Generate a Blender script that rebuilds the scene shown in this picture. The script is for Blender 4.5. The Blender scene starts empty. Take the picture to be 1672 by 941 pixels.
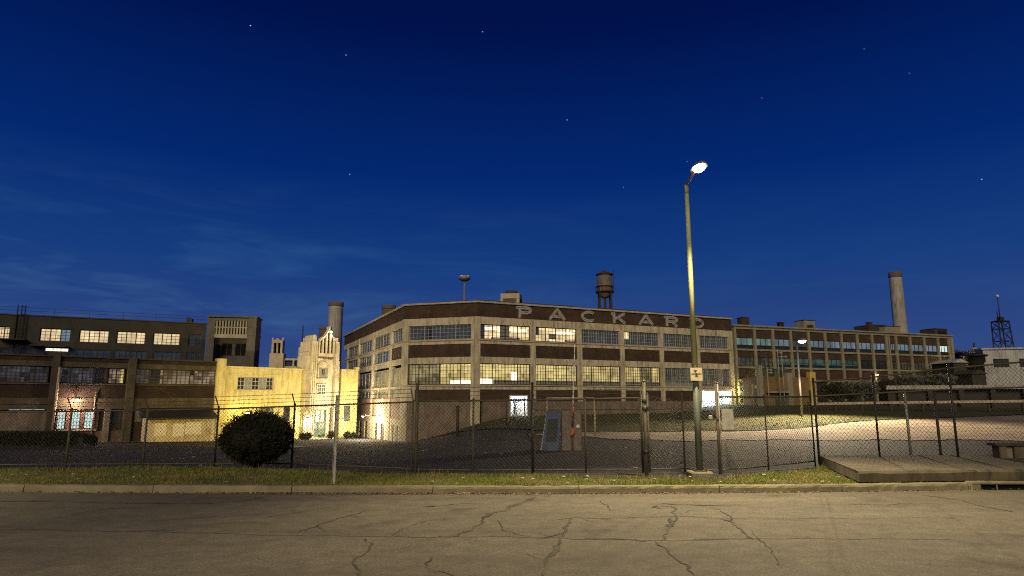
import bpy, math, random
from mathutils import Vector, Matrix
rnd = random.Random(11)
SC = bpy.context.scene
COL = SC.collection
R = math.radians

# ------------------------------------------------------------------ camera
F_PX, CX, CY, HZ, EYE = 1060.0, 836.0, 470.5, 652.0, 2.0
PITCH = math.atan((HZ - CY) / F_PX)
cam = bpy.data.cameras.new('camera')
cam.sensor_width = 36.0
cam.lens = 36.0 * F_PX / 1672.0
cam.clip_start, cam.clip_end = 0.1, 6000
camo = bpy.data.objects.new('camera', cam)
COL.objects.link(camo)
camo.location = (0, 0, EYE)
camo.rotation_euler = (math.pi / 2 + PITCH, 0, 0)
SC.camera = camo

# ------------------------------------------------------------------ world: night sky with stars and thin cloud
SKY_GAIN = 1.0
world = bpy.data.worlds.new('World')
SC.world = world
world.use_nodes = True
nt = world.node_tree
nt.nodes.clear()


def N(tree, kind, **kw):
    n = tree.nodes.new(kind)
    for k, v in kw.items():
        setattr(n, k, v)
    return n


def build_world():
    L = nt.links.new
    out = N(nt, 'ShaderNodeOutputWorld')
    bg = N(nt, 'ShaderNodeBackground')
    bg.inputs['Strength'].default_value = SKY_GAIN
    L(bg.outputs[0], out.inputs[0])
    tc = N(nt, 'ShaderNodeTexCoord')
    nrm = N(nt, 'ShaderNodeVectorMath', operation='NORMALIZE')
    L(tc.outputs['Generated'], nrm.inputs[0])
    sep = N(nt, 'ShaderNodeSeparateXYZ')
    L(nrm.outputs[0], sep.inputs[0])
    ramp = N(nt, 'ShaderNodeValToRGB')
    e = ramp.color_ramp.elements
    e[0].position = 0.0
    e[0].color = (0.026, 0.046, 0.148, 1)
    e[1].position = 1.0
    e[1].color = (0.0004, 0.0028, 0.026, 1)
    for p, c in ((0.10, (0.0165, 0.041, 0.152)), (0.20, (0.0055, 0.032, 0.146)), (0.33, (0.0008, 0.0150, 0.112)),
                 (0.52, (0.0001, 0.0042, 0.050))):
        k = e.new(p)
        k.color = (*c, 1)
    L(sep.outputs['Z'], ramp.inputs[0])
    # wispy cloud bands, low on the left
    mp = N(nt, 'ShaderNodeMapping')
    mp.inputs['Rotation'].default_value = (0, R(-12), 0)
    mp.inputs['Scale'].default_value = (2.2, 2.2, 13)
    L(nrm.outputs[0], mp.inputs[0])
    ns = N(nt, 'ShaderNodeTexNoise')
    ns.inputs['Scale'].default_value = 1.5
    ns.inputs['Detail'].default_value = 7
    ns.inputs['Roughness'].default_value = 0.62
    ns.inputs['Distortion'].default_value = 0.6
    L(mp.outputs[0], ns.inputs['Vector'])
    cr = N(nt, 'ShaderNodeMapRange')
    cr.inputs['From Min'].default_value = 0.46
    cr.inputs['From Max'].default_value = 0.78
    L(ns.outputs[0], cr.inputs['Value'])
    hm = N(nt, 'ShaderNodeMapRange')
    hm.inputs['From Min'].default_value = 0.33
    hm.inputs['From Max'].default_value = 0.12
    L(sep.outputs['Z'], hm.inputs['Value'])
    xm = N(nt, 'ShaderNodeMapRange')
    xm.inputs['From Min'].default_value = 0.25
    xm.inputs['From Max'].default_value = -0.45
    xm.inputs['To Min'].default_value = 0.18
    L(sep.outputs['X'], xm.inputs['Value'])
    m1 = N(nt, 'ShaderNodeMath', operation='MULTIPLY')
    L(cr.outputs[0], m1.inputs[0])
    L(hm.outputs[0], m1.inputs[1])
    m2 = N(nt, 'ShaderNodeMath', operation='MULTIPLY')
    L(m1.outputs[0], m2.inputs[0])
    L(xm.outputs[0], m2.inputs[1])
    mx = N(nt, 'ShaderNodeMix', data_type='RGBA', blend_type='ADD')
    L(m2.outputs[0], mx.inputs['Factor'])
    L(ramp.outputs[0], mx.inputs[6])
    mx.inputs[7].default_value = (0.020, 0.050, 0.055, 1)
    # a few single stars
    stars = [(409, 42, 1.0), (788, 52, .7), (565, 90, .6), (571, 285, .6), (926, 196, .6), (1244, 160, .45),
             (1603, 293, .7), (1411, 80, .35), (1485, 120, .35), (1122, 264, .5), (1018, 306, .4)]
    prev = None
    for px, py, b in stars:
        d = ray(px, py).normalized()
        dt = N(nt, 'ShaderNodeVectorMath', operation='DOT_PRODUCT')
        L(nrm.outputs[0], dt.inputs[0])
        dt.inputs[1].default_value = d
        mr = N(nt, 'ShaderNodeMapRange')
        mr.inputs['From Min'].default_value = math.cos(0.00085)
        mr.inputs['From Max'].default_value = 1.0
        mr.inputs['To Max'].default_value = b * b * 0.75
        L(dt.outputs['Value'], mr.inputs['Value'])
        if prev is None:
            prev = mr.outputs[0]
        else:
            a = N(nt, 'ShaderNodeMath', operation='ADD')
            L(prev, a.inputs[0])
            L(mr.outputs[0], a.inputs[1])
            prev = a.outputs[0]
    mx2 = N(nt, 'ShaderNodeMix', data_type='RGBA', blend_type='ADD')
    L(prev, mx2.inputs['Factor'])
    L(mx.outputs[2], mx2.inputs[6])
    mx2.inputs[7].default_value = (0.8, 0.9, 1.0, 1)
    L(mx2.outputs[2], bg.inputs['Color'])


def ray(px, py):
    u, v = (px - CX) / F_PX, (CY - py) / F_PX
    c, s = math.cos(PITCH), math.sin(PITCH)
    return Vector((u, c - v * s, s + v * c))


def at(px, py, Y):
    d = ray(px, py)
    t = Y / d.y
    return Vector((d.x * t, Y, EYE + d.z * t))


def atz(px, py, z):
    d = ray(px, py)
    t = (z - EYE) / d.z
    return Vector((d.x * t, d.y * t, z))


build_world()

# weak warm city glow from behind the camera (the one sun lamp, turned far down for night)
sun = bpy.data.lights.new('sun', 'SUN')
sun.energy = 1.5
sun.color = (1.0, 0.81, 0.48)
sun.angle = R(25)
suno = bpy.data.objects.new('sun', sun)
COL.objects.link(suno)
suno.rotation_euler = (R(66), 0, R(-9))
suno.location = (0, -20, 40)

vs = SC.view_settings
vs.view_transform = 'Standard'
vs.look = 'None'
vs.exposure = 0.5
vs.gamma = 1.0
vs.use_curve_mapping = False
SC.render.engine = 'CYCLES'
SC.cycles.use_denoising = False
SC.cycles.filter_width = 1.1
SC.cycles.max_bounces = 6
SC.cycles.transparent_max_bounces = 12
SC.cycles.sample_clamp_indirect = 1.5
SC.cycles.sample_clamp_direct = 60


# ------------------------------------------------------------------ helpers
def smooth(a, b, x):
    t = min(1, max(0, (x - a) / (b - a)))
    return t * t * (3 - 2 * t)


def interp(x, pts):
    if x <= pts[0][0]:
        return pts[0][1]
    for (a, va), (b, vb) in zip(pts, pts[1:]):
        if x <= b:
            t = (x - a) / (b - a)
            return va + (vb - va) * t
    return pts[-1][1]


class MB:
    def __init__(self):
        self.v, self.f, self.sm = [], [], []

    def add(self, vs, fs, smooth=False):
        o = len(self.v)
        self.v += [tuple(p) for p in vs]
        self.f += [tuple(i + o for i in f) for f in fs]
        self.sm += [smooth] * len(fs)
        return self

    def box(self, x0, x1, y0, y1, z0, z1):
        if x0 > x1: x0, x1 = x1, x0
        if y0 > y1: y0, y1 = y1, y0
        if z0 > z1: z0, z1 = z1, z0
        return self.add([(x0, y0, z0), (x1, y0, z0), (x1, y1, z0), (x0, y1, z0), (x0, y0, z1), (x1, y0, z1), (x1, y1, z1), (x0, y1, z1)],
                        [(0, 3, 2, 1), (4, 5, 6, 7), (0, 1, 5, 4), (1, 2, 6, 5), (2, 3, 7, 6), (3, 0, 4, 7)])

    def bevel_box(self, x0, x1, y0, y1, z0, z1, b=0.03):
        """box with chamfered vertical edges and top rim"""
        def ring(i, z):
            return [(x0 + b + i, y0 + i, z), (x1 - b - i, y0 + i, z), (x1 - i, y0 + b + i, z), (x1 - i, y1 - b - i, z),
                    (x1 - b - i, y1 - i, z), (x0 + b + i, y1 - i, z), (x0 + i, y1 - b - i, z), (x0 + i, y0 + b + i, z)]
        vs = ring(0, z0) + ring(0, z1 - b) + ring(b * .8, z1)
        fs = [tuple(reversed(range(8))), tuple(range(16, 24))]
        for k in range(2):
            for i in range(8):
                j = (i + 1) % 8
                fs.append((k * 8 + i, k * 8 + j, k * 8 + 8 + j, k * 8 + 8 + i))
        return self.add(vs, fs)

    def prism(self, pts, z0, z1):
        """polygon in x,y (counter-clockwise) pulled up from z0 to z1"""
        n = len(pts)
        vs = [(x, y, z0) for x, y in pts] + [(x, y, z1) for x, y in pts]
        fs = [tuple(reversed(range(n))), tuple(range(n, 2 * n))]
        fs += [(i, (i + 1) % n, n + (i + 1) % n, n + i) for i in range(n)]
        return self.add(vs, fs)

    def plate(self, pts, y0, y1):
        """polygon in x,z pulled along y"""
        n = len(pts)
        vs = [(x, y0, z) for x, z in pts] + [(x, y1, z) for x, z in pts]
        fs = [tuple(range(n)), tuple(reversed(range(n, 2 * n)))]
        fs += [((i + 1) % n, i, n + i, n + (i + 1) % n) for i in range(n)]
        return self.add(vs, fs)

    def tube(self, p, q, r, n=8, r2=None, caps=True):
        p, q = Vector(p), Vector(q)
        r2 = r if r2 is None else r2
        d = (q - p).normalized()
        a = d.cross(Vector((0, 0, 1)))
        if a.length < 1e-4: a = d.cross(Vector((0, 1, 0)))
        a.normalize()
        b = d.cross(a)
        vs = []
        for c, rr in ((p, r), (q, r2)):
            for i in range(n):
                t = 2 * math.pi * i / n
                vs.append(c + (a * math.cos(t) + b * math.sin(t)) * rr)
        fs = [(i, n + i, n + (i + 1) % n, (i + 1) % n) for i in range(n)]
        self.add(vs, fs, n > 5)
        if caps:
            o = len(self.v) - 2 * n
            self.f += [tuple(o + i for i in range(n)), tuple(o + n + i for i in reversed(range(n)))]
            self.sm += [False, False]
        return self

    def path(self, pts, r, n=6):
        """bent tube"""
        pts = [Vector(p) for p in pts]
        rings = []
        for i, p in enumerate(pts):
            d = (pts[min(i + 1, len(pts) - 1)] - pts[max(i - 1, 0)]).normalized()
            a = d.cross(Vector((0.13, 0.2, 1)).normalized()).normalized()
            b = d.cross(a)
            rr = r[i] if isinstance(r, (list, tuple)) else r
            rings.append([p + (a * math.cos(2 * math.pi * k / n) + b * math.sin(2 * math.pi * k / n)) * rr for k in range(n)])
        vs = [v for rg in rings for v in rg]
        fs = []
        for i in range(len(pts) - 1):
            for k in range(n):
                fs.append((i * n + k, i * n + n + k, i * n + n + (k + 1) % n, i * n + (k + 1) % n))
        fs.append(tuple(range(n)))
        fs.append(tuple(reversed(range(len(vs) - n, len(vs)))))
        return self.add(vs, fs, True)

    def lathe(self, prof, n=24, c=(0, 0, 0), lean=(0, 0)):
        vs, fs = [], []
        z0 = prof[0][1]
        for r, z in prof:
            for i in range(n):
                t = 2 * math.pi * i / n
                vs.append((c[0] + r * math.cos(t) + lean[0] * (z - z0), c[1] + r * math.sin(t) + lean[1] * (z - z0), c[2] + z))
        for k in range(len(prof) - 1):
            for i in range(n):
                fs.append((k * n + i, k * n + (i + 1) % n, k * n + n + (i + 1) % n, k * n + n + i))
        self.add(vs, fs, True)
        o = len(self.v) - len(vs)
        self.f += [tuple(o + i for i in reversed(range(n))), tuple(o + len(vs) - n + i for i in range(n))]
        self.sm += [False, False]
        return self

    def stroke(self, pts, w, y0, y1, closed=False):
        """flat band of width w following a polyline in x,z, pulled from y0 to y1"""
        pts = [Vector((p[0], p[1])) for p in pts]
        n = len(pts)
        Lp, Rp = [], []
        for i in range(n):
            a = pts[(i - 1) % n] if (closed or i) else None
            b = pts[(i + 1) % n] if (closed or i < n - 1) else None
            d1 = (pts[i] - a).normalized() if a is not None else None
            d2 = (b - pts[i]).normalized() if b is not None else None
            if d1 is None: d1 = d2
            if d2 is None: d2 = d1
            nn = Vector((-(d1 + d2).y, (d1 + d2).x))
            nn.normalize()
            k = max(0.5, abs(nn.dot(Vector((-d1.y, d1.x)))))
            Lp.append(pts[i] + nn * w / 2 / k)
            Rp.append(pts[i] - nn * w / 2 / k)
        m = n if closed else n - 1
        for i in range(m):
            j = (i + 1) % n
            self.plate([(Rp[i].x, Rp[i].y), (Rp[j].x, Rp[j].y), (Lp[j].x, Lp[j].y), (Lp[i].x, Lp[i].y)], y0, y1)
        return self

    def build(self, name, mat, parent=None, M=None):
        me = bpy.data.meshes.new(name)
        me.from_pydata(self.v, [], self.f)
        me.polygons.foreach_set('use_smooth', self.sm)
        if mat is not None:
            me.materials.append(mat)
        me.update()
        o = bpy.data.objects.new(name, me)
        COL.objects.link(o)
        place(o, parent, M)
        return o


WORLD = {}


def place(o, parent=None, M=None):
    M = M.copy() if M is not None else (WORLD[parent.name].copy() if parent is not None else Matrix())
    if parent is not None:
        o.parent = parent
        o.matrix_basis = WORLD[parent.name].inverted() @ M
    else:
        o.matrix_basis = M
    WORLD[o.name] = M


ID = Matrix()


def tag(o, label=None, cat=None, group=None, kind=None):
    if label: o['label'] = label
    if cat: o['category'] = cat
    if group: o['group'] = group
    if kind: o['kind'] = kind
    return o


def thing(name, label, cat, loc, group=None, rz=0.0):
    o = bpy.data.objects.new(name, None)
    o.empty_display_size = 0.3
    COL.objects.link(o)
    place(o, None, Matrix.Translation(Vector(loc)) @ Matrix.Rotation(rz, 4, 'Z'))
    return tag(o, label, cat, group)


def lamp(name, kind, loc, energy, color, parent=None, size=0.08, aim=None, spot=None, blend=0.4):
    d = bpy.data.lights.new(name, kind)
    d.energy = energy
    d.color = color
    if kind in ('POINT', 'SPOT'):
        d.shadow_soft_size = size
    if kind == 'SPOT':
        d.spot_size = R(spot)
        d.spot_blend = blend
    o = bpy.data.objects.new(name, d)
    COL.objects.link(o)
    M = Matrix.Translation(Vector(loc))
    if aim is not None:
        M = M @ (Vector(aim) - Vector(loc)).to_track_quat('-Z', 'Y').to_matrix().to_4x4()
    place(o, parent, M)
    return o


# ------------------------------------------------------------------ materials
def base_mat(name):
    m = bpy.data.materials.new(name)
    m.use_nodes = True
    t = m.node_tree
    b = t.nodes['Principled BSDF']
    return m, t, b


def mat(name, col, rough=0.8, col2=None, scale=3.0, detail=6, contrast=(0.35, 0.68), metallic=0.0, bump=0.0, bscale=None, stretch=None,
        stain=None, spec=0.3):
    """two-tone weathered surface driven by noise in the object's own metres"""
    m, t, b = base_mat(name)
    L = t.links.new
    b.inputs['Roughness'].default_value = rough
    b.inputs['Metallic'].default_value = metallic
    b.inputs['Specular IOR Level'].default_value = spec
    b.inputs['Base Color'].default_value = (*col, 1)
    tc = N(t, 'ShaderNodeTexCoord')
    vec = tc.outputs['Object']
    if stretch:
        mp = N(t, 'ShaderNodeMapping')
        mp.inputs['Scale'].default_value = stretch
        L(vec, mp.inputs[0])
        vec = mp.outputs[0]
    if col2 is not None:
        ns = N(t, 'ShaderNodeTexNoise')
        ns.inputs['Scale'].default_value = scale
        ns.inputs['Detail'].default_value = detail
        ns.inputs['Roughness'].default_value = 0.65
        L(vec, ns.inputs['Vector'])
        mr = N(t, 'ShaderNodeMapRange')
        mr.inputs['From Min'].default_value, mr.inputs['From Max'].default_value = contrast
        L(ns.outputs[0], mr.inputs['Value'])
        mx = N(t, 'ShaderNodeMix', data_type='RGBA')
        L(mr.outputs[0], mx.inputs['Factor'])
        mx.inputs[6].default_value = (*col, 1)
        mx.inputs[7].default_value = (*col2, 1)
        last = mx.outputs[2]
        if stain is not None:
            # vertical run-off stains
            mp2 = N(t, 'ShaderNodeMapping')
            mp2.inputs['Scale'].default_value = (1.6, 1.6, 0.22)
            L(tc.outputs['Object'], mp2.inputs[0])
            n2 = N(t, 'ShaderNodeTexNoise')
            n2.inputs['Scale'].default_value = 2.2
            n2.inputs['Detail'].default_value = 8
            n2.inputs['Roughness'].default_value = 0.7
            L(mp2.outputs[0], n2.inputs['Vector'])
            r2 = N(t, 'ShaderNodeMapRange')
            r2.inputs['From Min'].default_value = 0.47
            r2.inputs['From Max'].default_value = 0.70
            L(n2.outputs[0], r2.inputs['Value'])
            mx3 = N(t, 'ShaderNodeMix', data_type='RGBA')
            L(r2.outputs[0], mx3.inputs['Factor'])
            L(last, mx3.inputs[6])
            mx3.inputs[7].default_value = (*stain, 1)
            last = mx3.outputs[2]
        L(last, b.inputs['Base Color'])
    if bump:
        n3 = N(t, 'ShaderNodeTexNoise')
        n3.inputs['Scale'].default_value = bscale or scale * 8
        n3.inputs['Detail'].default_value = 8
        L(tc.outputs['Object'], n3.inputs['Vector'])
        bp = N(t, 'ShaderNodeBump')
        bp.inputs['Strength'].default_value = bump
        bp.inputs['Distance'].default_value = 0.02
        L(n3.outputs[0], bp.inputs['Height'])
        L(bp.outputs[0], b.inputs['Normal'])
    return m


def brick_mat(name, c1, c2, mortar, grime):
    m, t, b = base_mat(name)
    L = t.links.new
    b.inputs['Roughness'].default_value = 0.9
    b.inputs['Specular IOR Level'].default_value = 0.2
    tc = N(t, 'ShaderNodeTexCoord')
    sp = N(t, 'ShaderNodeSeparateXYZ')
    L(tc.outputs['Object'], sp.inputs[0])
    ad = N(t, 'ShaderNodeMath', operation='ADD')
    L(sp.outputs['X'], ad.inputs[0])
    L(sp.outputs['Y'], ad.inputs[1])
    cb = N(t, 'ShaderNodeCombineXYZ')
    L(ad.outputs[0], cb.inputs['X'])
    L(sp.outputs['Z'], cb.inputs['Y'])
    br = N(t, 'ShaderNodeTexBrick')
    br.inputs['Color1'].default_value = (*c1, 1)
    br.inputs['Color2'].default_value = (*c2, 1)
    br.inputs['Mortar'].default_value = (*mortar, 1)
    br.inputs['Scale'].default_value = 1.0
    br.inputs['Brick Width'].default_value = 0.24
    br.inputs['Row Height'].default_value = 0.085
    br.inputs['Mortar Size'].default_value = 0.008
    L(cb.outputs[0], br.inputs['Vector'])
    ns = N(t, 'ShaderNodeTexNoise')
    ns.inputs['Scale'].default_value = 0.9
    ns.inputs['Detail'].default_value = 9
    ns.inputs['Roughness'].default_value = 0.7
    L(tc.outputs['Object'], ns.inputs['Vector'])
    mr = N(t, 'ShaderNodeMapRange')
    mr.inputs['From Min'].default_value = 0.38
    mr.inputs['From Max'].default_value = 0.72
    L(ns.outputs[0], mr.inputs['Value'])
    mx = N(t, 'ShaderNodeMix', data_type='RGBA')
    L(mr.outputs[0], mx.inputs['Factor'])
    L(br.outputs['Color'], mx.inputs[6])
    mx.inputs[7].default_value = (*grime, 1)
    n5 = N(t, 'ShaderNodeTexNoise')
    n5.inputs['Scale'].default_value = 0.55
    n5.inputs['Detail'].default_value = 12
    n5.inputs['Roughness'].default_value = 0.78
    n5.inputs['Distortion'].default_value = 1.5
    L(tc.outputs['Object'], n5.inputs['Vector'])
    r5 = N(t, 'ShaderNodeMapRange')
    r5.inputs['From Min'].default_value = 0.56
    r5.inputs['From Max'].default_value = 0.70
    r5.inputs['To Max'].default_value = 0.55
    L(n5.outputs[0], r5.inputs['Value'])
    m5 = N(t, 'ShaderNodeMix', data_type='RGBA')
    L(r5.outputs[0], m5.inputs['Factor'])
    L(mx.outputs[2], m5.inputs[6])
    m5.inputs[7].default_value = (*[c * 1.5 for c in mortar], 1)
    L(m5.outputs[2], b.inputs['Base Color'])
    return m


def lit_mat(name, col, strength, cell=(0.42, 0.42), lo=0.55, hi=1.15, big=0.5, base=(0.02, 0.02, 0.02)):
    """old obscured window glass with light behind it: each small pane passes a different amount"""
    m, t, b = base_mat(name)
    L = t.links.new
    b.inputs['Base Color'].default_value = (*base, 1)
    b.inputs['Roughness'].default_value = 0.35
    tc = N(t, 'ShaderNodeTexCoord')
    sp = N(t, 'ShaderNodeSeparateXYZ')
    L(tc.outputs['Object'], sp.inputs[0])
    cb = N(t, 'ShaderNodeCombineXYZ')
    for ax, c, k in (('X', cell[0], 'X'), ('Z', cell[1], 'Y')):
        dv = N(t, 'ShaderNodeMath', operation='DIVIDE')
        dv.inputs[1].default_value = c
        L(sp.outputs[ax], dv.inputs[0])
        fl = N(t, 'ShaderNodeMath', operation='FLOOR')
        L(dv.outputs[0], fl.inputs[0])
        L(fl.outputs[0], cb.inputs[k])
    wn = N(t, 'ShaderNodeTexWhiteNoise', noise_dimensions='3D')
    L(cb.outputs[0], wn.inputs['Vector'])
    mr = N(t, 'ShaderNodeMapRange')
    mr.inputs['To Min'].default_value = lo
    mr.inputs['To Max'].default_value = hi
    L(wn.outputs['Value'], mr.inputs['Value'])
    ns = N(t, 'ShaderNodeTexNoise')
    ns.inputs['Scale'].default_value = 0.55
    ns.inputs['Detail'].default_value = 5
    L(tc.outputs['Object'], ns.inputs['Vector'])
    m2 = N(t, 'ShaderNodeMapRange')
    m2.inputs['From Min'].default_value = 0.32
    m2.inputs['From Max'].default_value = 0.68
    m2.inputs['To Min'].default_value = 1 - big
    m2.inputs['To Max'].default_value = 1 + big * 0.6
    L(ns.outputs[0], m2.inputs['Value'])
    mu = N(t, 'ShaderNodeMath', operation='MULTIPLY')
    L(mr.outputs[0], mu.inputs[0])
    L(m2.outputs[0], mu.inputs[1])
    ms = N(t, 'ShaderNodeMath', operation='MULTIPLY')
    L(mu.outputs[0], ms.inputs[0])
    ms.inputs[1].default_value = strength
    b.inputs['Emission Color'].default_value = (*col, 1)
    L(ms.outputs[0], b.inputs['Emission Strength'])
    return m


def emit(name, col, s):
    m, t, b = base_mat(name)
    b.inputs['Base Color'].default_value = (*[min(1, c) for c in col], 1)
    b.inputs['Emission Color'].default_value = (*col, 1)
    b.inputs['Emission Strength'].default_value = s
    return m


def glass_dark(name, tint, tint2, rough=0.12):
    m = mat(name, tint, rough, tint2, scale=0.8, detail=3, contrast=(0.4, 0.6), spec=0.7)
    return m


M_ = {}
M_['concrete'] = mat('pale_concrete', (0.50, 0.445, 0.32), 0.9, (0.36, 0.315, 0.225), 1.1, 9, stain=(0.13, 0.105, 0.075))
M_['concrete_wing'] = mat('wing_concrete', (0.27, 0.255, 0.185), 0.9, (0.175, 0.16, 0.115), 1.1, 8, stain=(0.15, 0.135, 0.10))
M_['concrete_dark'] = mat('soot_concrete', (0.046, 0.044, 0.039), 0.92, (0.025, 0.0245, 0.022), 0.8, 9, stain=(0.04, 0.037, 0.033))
M_['concrete_band'] = mat('band_concrete', (0.085, 0.072, 0.048), 0.92, (0.045, 0.038, 0.027), 1.0, 9, stain=(0.045, 0.036, 0.028))
M_['concrete_grey'] = mat('slab_concrete', (0.13, 0.107, 0.068), 0.92, (0.065, 0.054, 0.037), 0.9, 10, stain=(0.04, 0.034, 0.024), bump=0.35, bscale=14)
M_['base_wall'] = mat('stained_base_wall', (0.205, 0.165, 0.13), 0.92, (0.115, 0.09, 0.07), 1.2, 9, stain=(0.10, 0.075, 0.06))
M_['brick'] = brick_mat('dark_brick', (0.074, 0.040, 0.026), (0.050, 0.029, 0.019), (0.075, 0.06, 0.045), (0.028, 0.019, 0.014))
M_['brick_left'] = brick_mat('sooty_brick', (0.038, 0.023, 0.016), (0.025, 0.016, 0.012), (0.048, 0.039, 0.03), (0.016, 0.011, 0.009))
M_['brick_red'] = brick_mat('red_brick', (0.16, 0.088, 0.065), (0.11, 0.06, 0.046), (0.24, 0.18, 0.14), (0.09, 0.05, 0.04))
M_['brick_wash'] = brick_mat('flaking_whitewashed_brick', (0.34, 0.25, 0.2), (0.25, 0.16, 0.12), (0.36, 0.3, 0.25), (0.15, 0.075, 0.055))
M_['brick_tan'] = brick_mat('tan_brick', (0.22, 0.145, 0.06), (0.17, 0.11, 0.05), (0.2, 0.15, 0.09), (0.12, 0.08, 0.04))
M_['stucco'] = mat('yellow_stucco', (0.58, 0.505, 0.22), 0.9, (0.44, 0.375, 0.14), 0.8, 9, stain=(0.26, 0.21, 0.10), bump=0.2, bscale=5)
M_['tower'] = mat('tower_stone', (0.60, 0.54, 0.40), 0.88, (0.44, 0.38, 0.27), 1.3, 9, stain=(0.25, 0.20, 0.13), bump=0.2, bscale=5)
M_['core'] = mat('roofing_felt', (0.05, 0.047, 0.045), 0.95, (0.03, 0.028, 0.027), 0.6)
M_['coping'] = mat('coping_stone', (0.42, 0.36, 0.26), 0.85, (0.25, 0.21, 0.15), 1.5)
M_['letter'] = mat('letter_enamel', (0.27, 0.25, 0.225), 0.6, (0.12, 0.11, 0.10), 3, contrast=(0.4, 0.6))
M_['letter_tube'] = mat('letter_tube_white', (0.46, 0.44, 0.41), 0.4)
M_['sash_pale'] = mat('pale_steel_sash', (0.36, 0.34, 0.30), 0.6, (0.24, 0.22, 0.2), 3)
M_['sash_dark'] = mat('dark_steel_sash', (0.045, 0.038, 0.03), 0.6, (0.03, 0.025, 0.02), 3)
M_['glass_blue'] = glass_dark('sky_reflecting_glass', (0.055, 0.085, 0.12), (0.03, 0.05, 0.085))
M_['glass_black'] = glass_dark('unlit_glass', (0.012, 0.013, 0.016), (0.03, 0.034, 0.042), 0.2)
M_['glass_grey'] = glass_dark('dusty_glass', (0.10, 0.10, 0.095), (0.05, 0.052, 0.055), 0.4)
M_['panel_grey'] = mat('grey_infill_panel', (0.22, 0.23, 0.22), 0.7, (0.15, 0.155, 0.15), 3)
M_['lit_warm'] = lit_mat('lit_glass_warm', (1.0, 0.74, 0.38), 0.95, (0.31, 0.42), 0.6, 1.25, 0.45)
M_['lit_warm_left'] = lit_mat('lit_glass_cream', (1.0, 0.76, 0.42), 0.62, (0.42, 0.42), 0.8, 1.15, 0.3)
M_['lit_yellow'] = lit_mat('lit_glass_yellow', (0.95, 0.74, 0.28), 0.55, (0.30, 0.36), 0.6, 1.2, 0.55)
M_['lit_yellow_dim'] = lit_mat('lit_glass_yellow_dim', (0.85, 0.68, 0.30), 0.22, (0.30, 0.36), 0.4, 1.2, 0.8)
M_['lit_faint'] = lit_mat('faintly_lit_glass', (0.55, 0.55, 0.38), 0.06, (0.30, 0.36), 0.2, 1.3, 0.8, (0.03, 0.033, 0.035))
M_['lit_patchy'] = lit_mat('patched_lit_glass', (0.95, 0.70, 0.48), 0.20, (0.36, 0.34), 0.1, 1.35, 0.6)
M_['lit_patchy_dim'] = lit_mat('patched_dim_glass', (0.55, 0.56, 0.68), 0.055, (0.36, 0.34), 0.1, 1.35, 0.7)
M_['lit_teal'] = lit_mat('teal_lit_glass', (0.42, 0.66, 0.60), 0.26, (0.6, 1.5), 0.6, 1.2, 0.5)
M_['lit_bluegrey'] = lit_mat('bluegrey_lit_glass', (0.40, 0.55, 0.72), 0.24, (0.8, 1.6), 0.7, 1.15, 0.35)
M_['lit_green'] = lit_mat('green_lit_glass', (0.22, 0.48, 0.38), 0.11, (0.6, 1.5), 0.4, 1.3, 0.6)
M_['lit_white'] = lit_mat('fluorescent_lit_glass', (0.72, 0.95, 0.9), 0.75, (0.25, 0.25), 0.75, 1.1, 0.2)
M_['lit_tube'] = emit('fluorescent_tube', (0.80, 0.95, 1.0), 2.2)
M_['lit_strip'] = emit('ceiling_tube_warm', (1.0, 0.85, 0.62), 1.4)
M_['metal_galv'] = mat('galvanised_steel', (0.30, 0.29, 0.26), 0.5, (0.19, 0.18, 0.16), 6, metallic=0.4)
M_['metal_post'] = mat('weathered_fence_post', (0.085, 0.072, 0.048), 0.7, (0.05, 0.042, 0.03), 5)
M_['metal_black'] = mat('black_painted_steel', (0.012, 0.012, 0.013), 0.55, (0.022, 0.02, 0.018), 5)
M_['metal_dark'] = mat('dark_rusty_steel', (0.035, 0.028, 0.022), 0.75, (0.06, 0.036, 0.022), 4)
M_['wire'] = mat('fence_wire', (0.115, 0.10, 0.075), 0.55, (0.06, 0.052, 0.038), 1.5, metallic=0.3)
M_['lamp_pole'] = mat('lamp_pole_lit', (0.24, 0.245, 0.115), 0.65, (0.17, 0.175, 0.085), 3, stretch=(4, 4, .6))  # yellow lamplight on the upper pole is put into this colour
M_['lamp_pole_low'] = mat('lamp_pole_shaded', (0.075, 0.085, 0.068), 0.6, (0.05, 0.057, 0.046), 3, stretch=(4, 4, .6))  # shaded copy for the lower pole, the dimmer light put into the colour
M_['lamp_case'] = mat('lamp_head_casing', (0.16, 0.155, 0.13), 0.5, (0.10, 0.10, 0.085), 4)
M_['lamp_lens'] = emit('street_lamp_lens', (1.0, 0.92, 0.70), 30)
M_['lamp_lens_small'] = emit('wall_lamp_lens', (1.0, 0.86, 0.66), 14)
M_['lamp_lens_white'] = emit('white_lamp_lens', (1.0, 0.95, 0.86), 14)
M_['paint_white'] = mat('white_paint', (0.62, 0.60, 0.56), 0.6, (0.5, 0.48, 0.44), 4)
M_['paint_orange'] = mat('orange_paint', (0.55, 0.085, 0.02), 0.5, (0.38, 0.055, 0.015), 6)
M_['paint_red'] = mat('red_paint', (0.42, 0.09, 0.05), 0.55, (0.3, 0.06, 0.04), 6)
M_['paint_yellow'] = mat('yellow_paint', (0.50, 0.38, 0.10), 0.6, (0.36, 0.27, 0.08), 3)
M_['paint_green'] = mat('green_paint', (0.075, 0.105, 0.07), 0.6, (0.05, 0.07, 0.048), 4)
M_['paint_blue'] = mat('blue_cabinet_paint', (0.030, 0.066, 0.145), 0.55, (0.02, 0.045, 0.105), 3)
M_['blue_dark'] = mat('dark_blue_panel', (0.008, 0.011, 0.022), 0.6, (0.012, 0.016, 0.03), 3)
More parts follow.
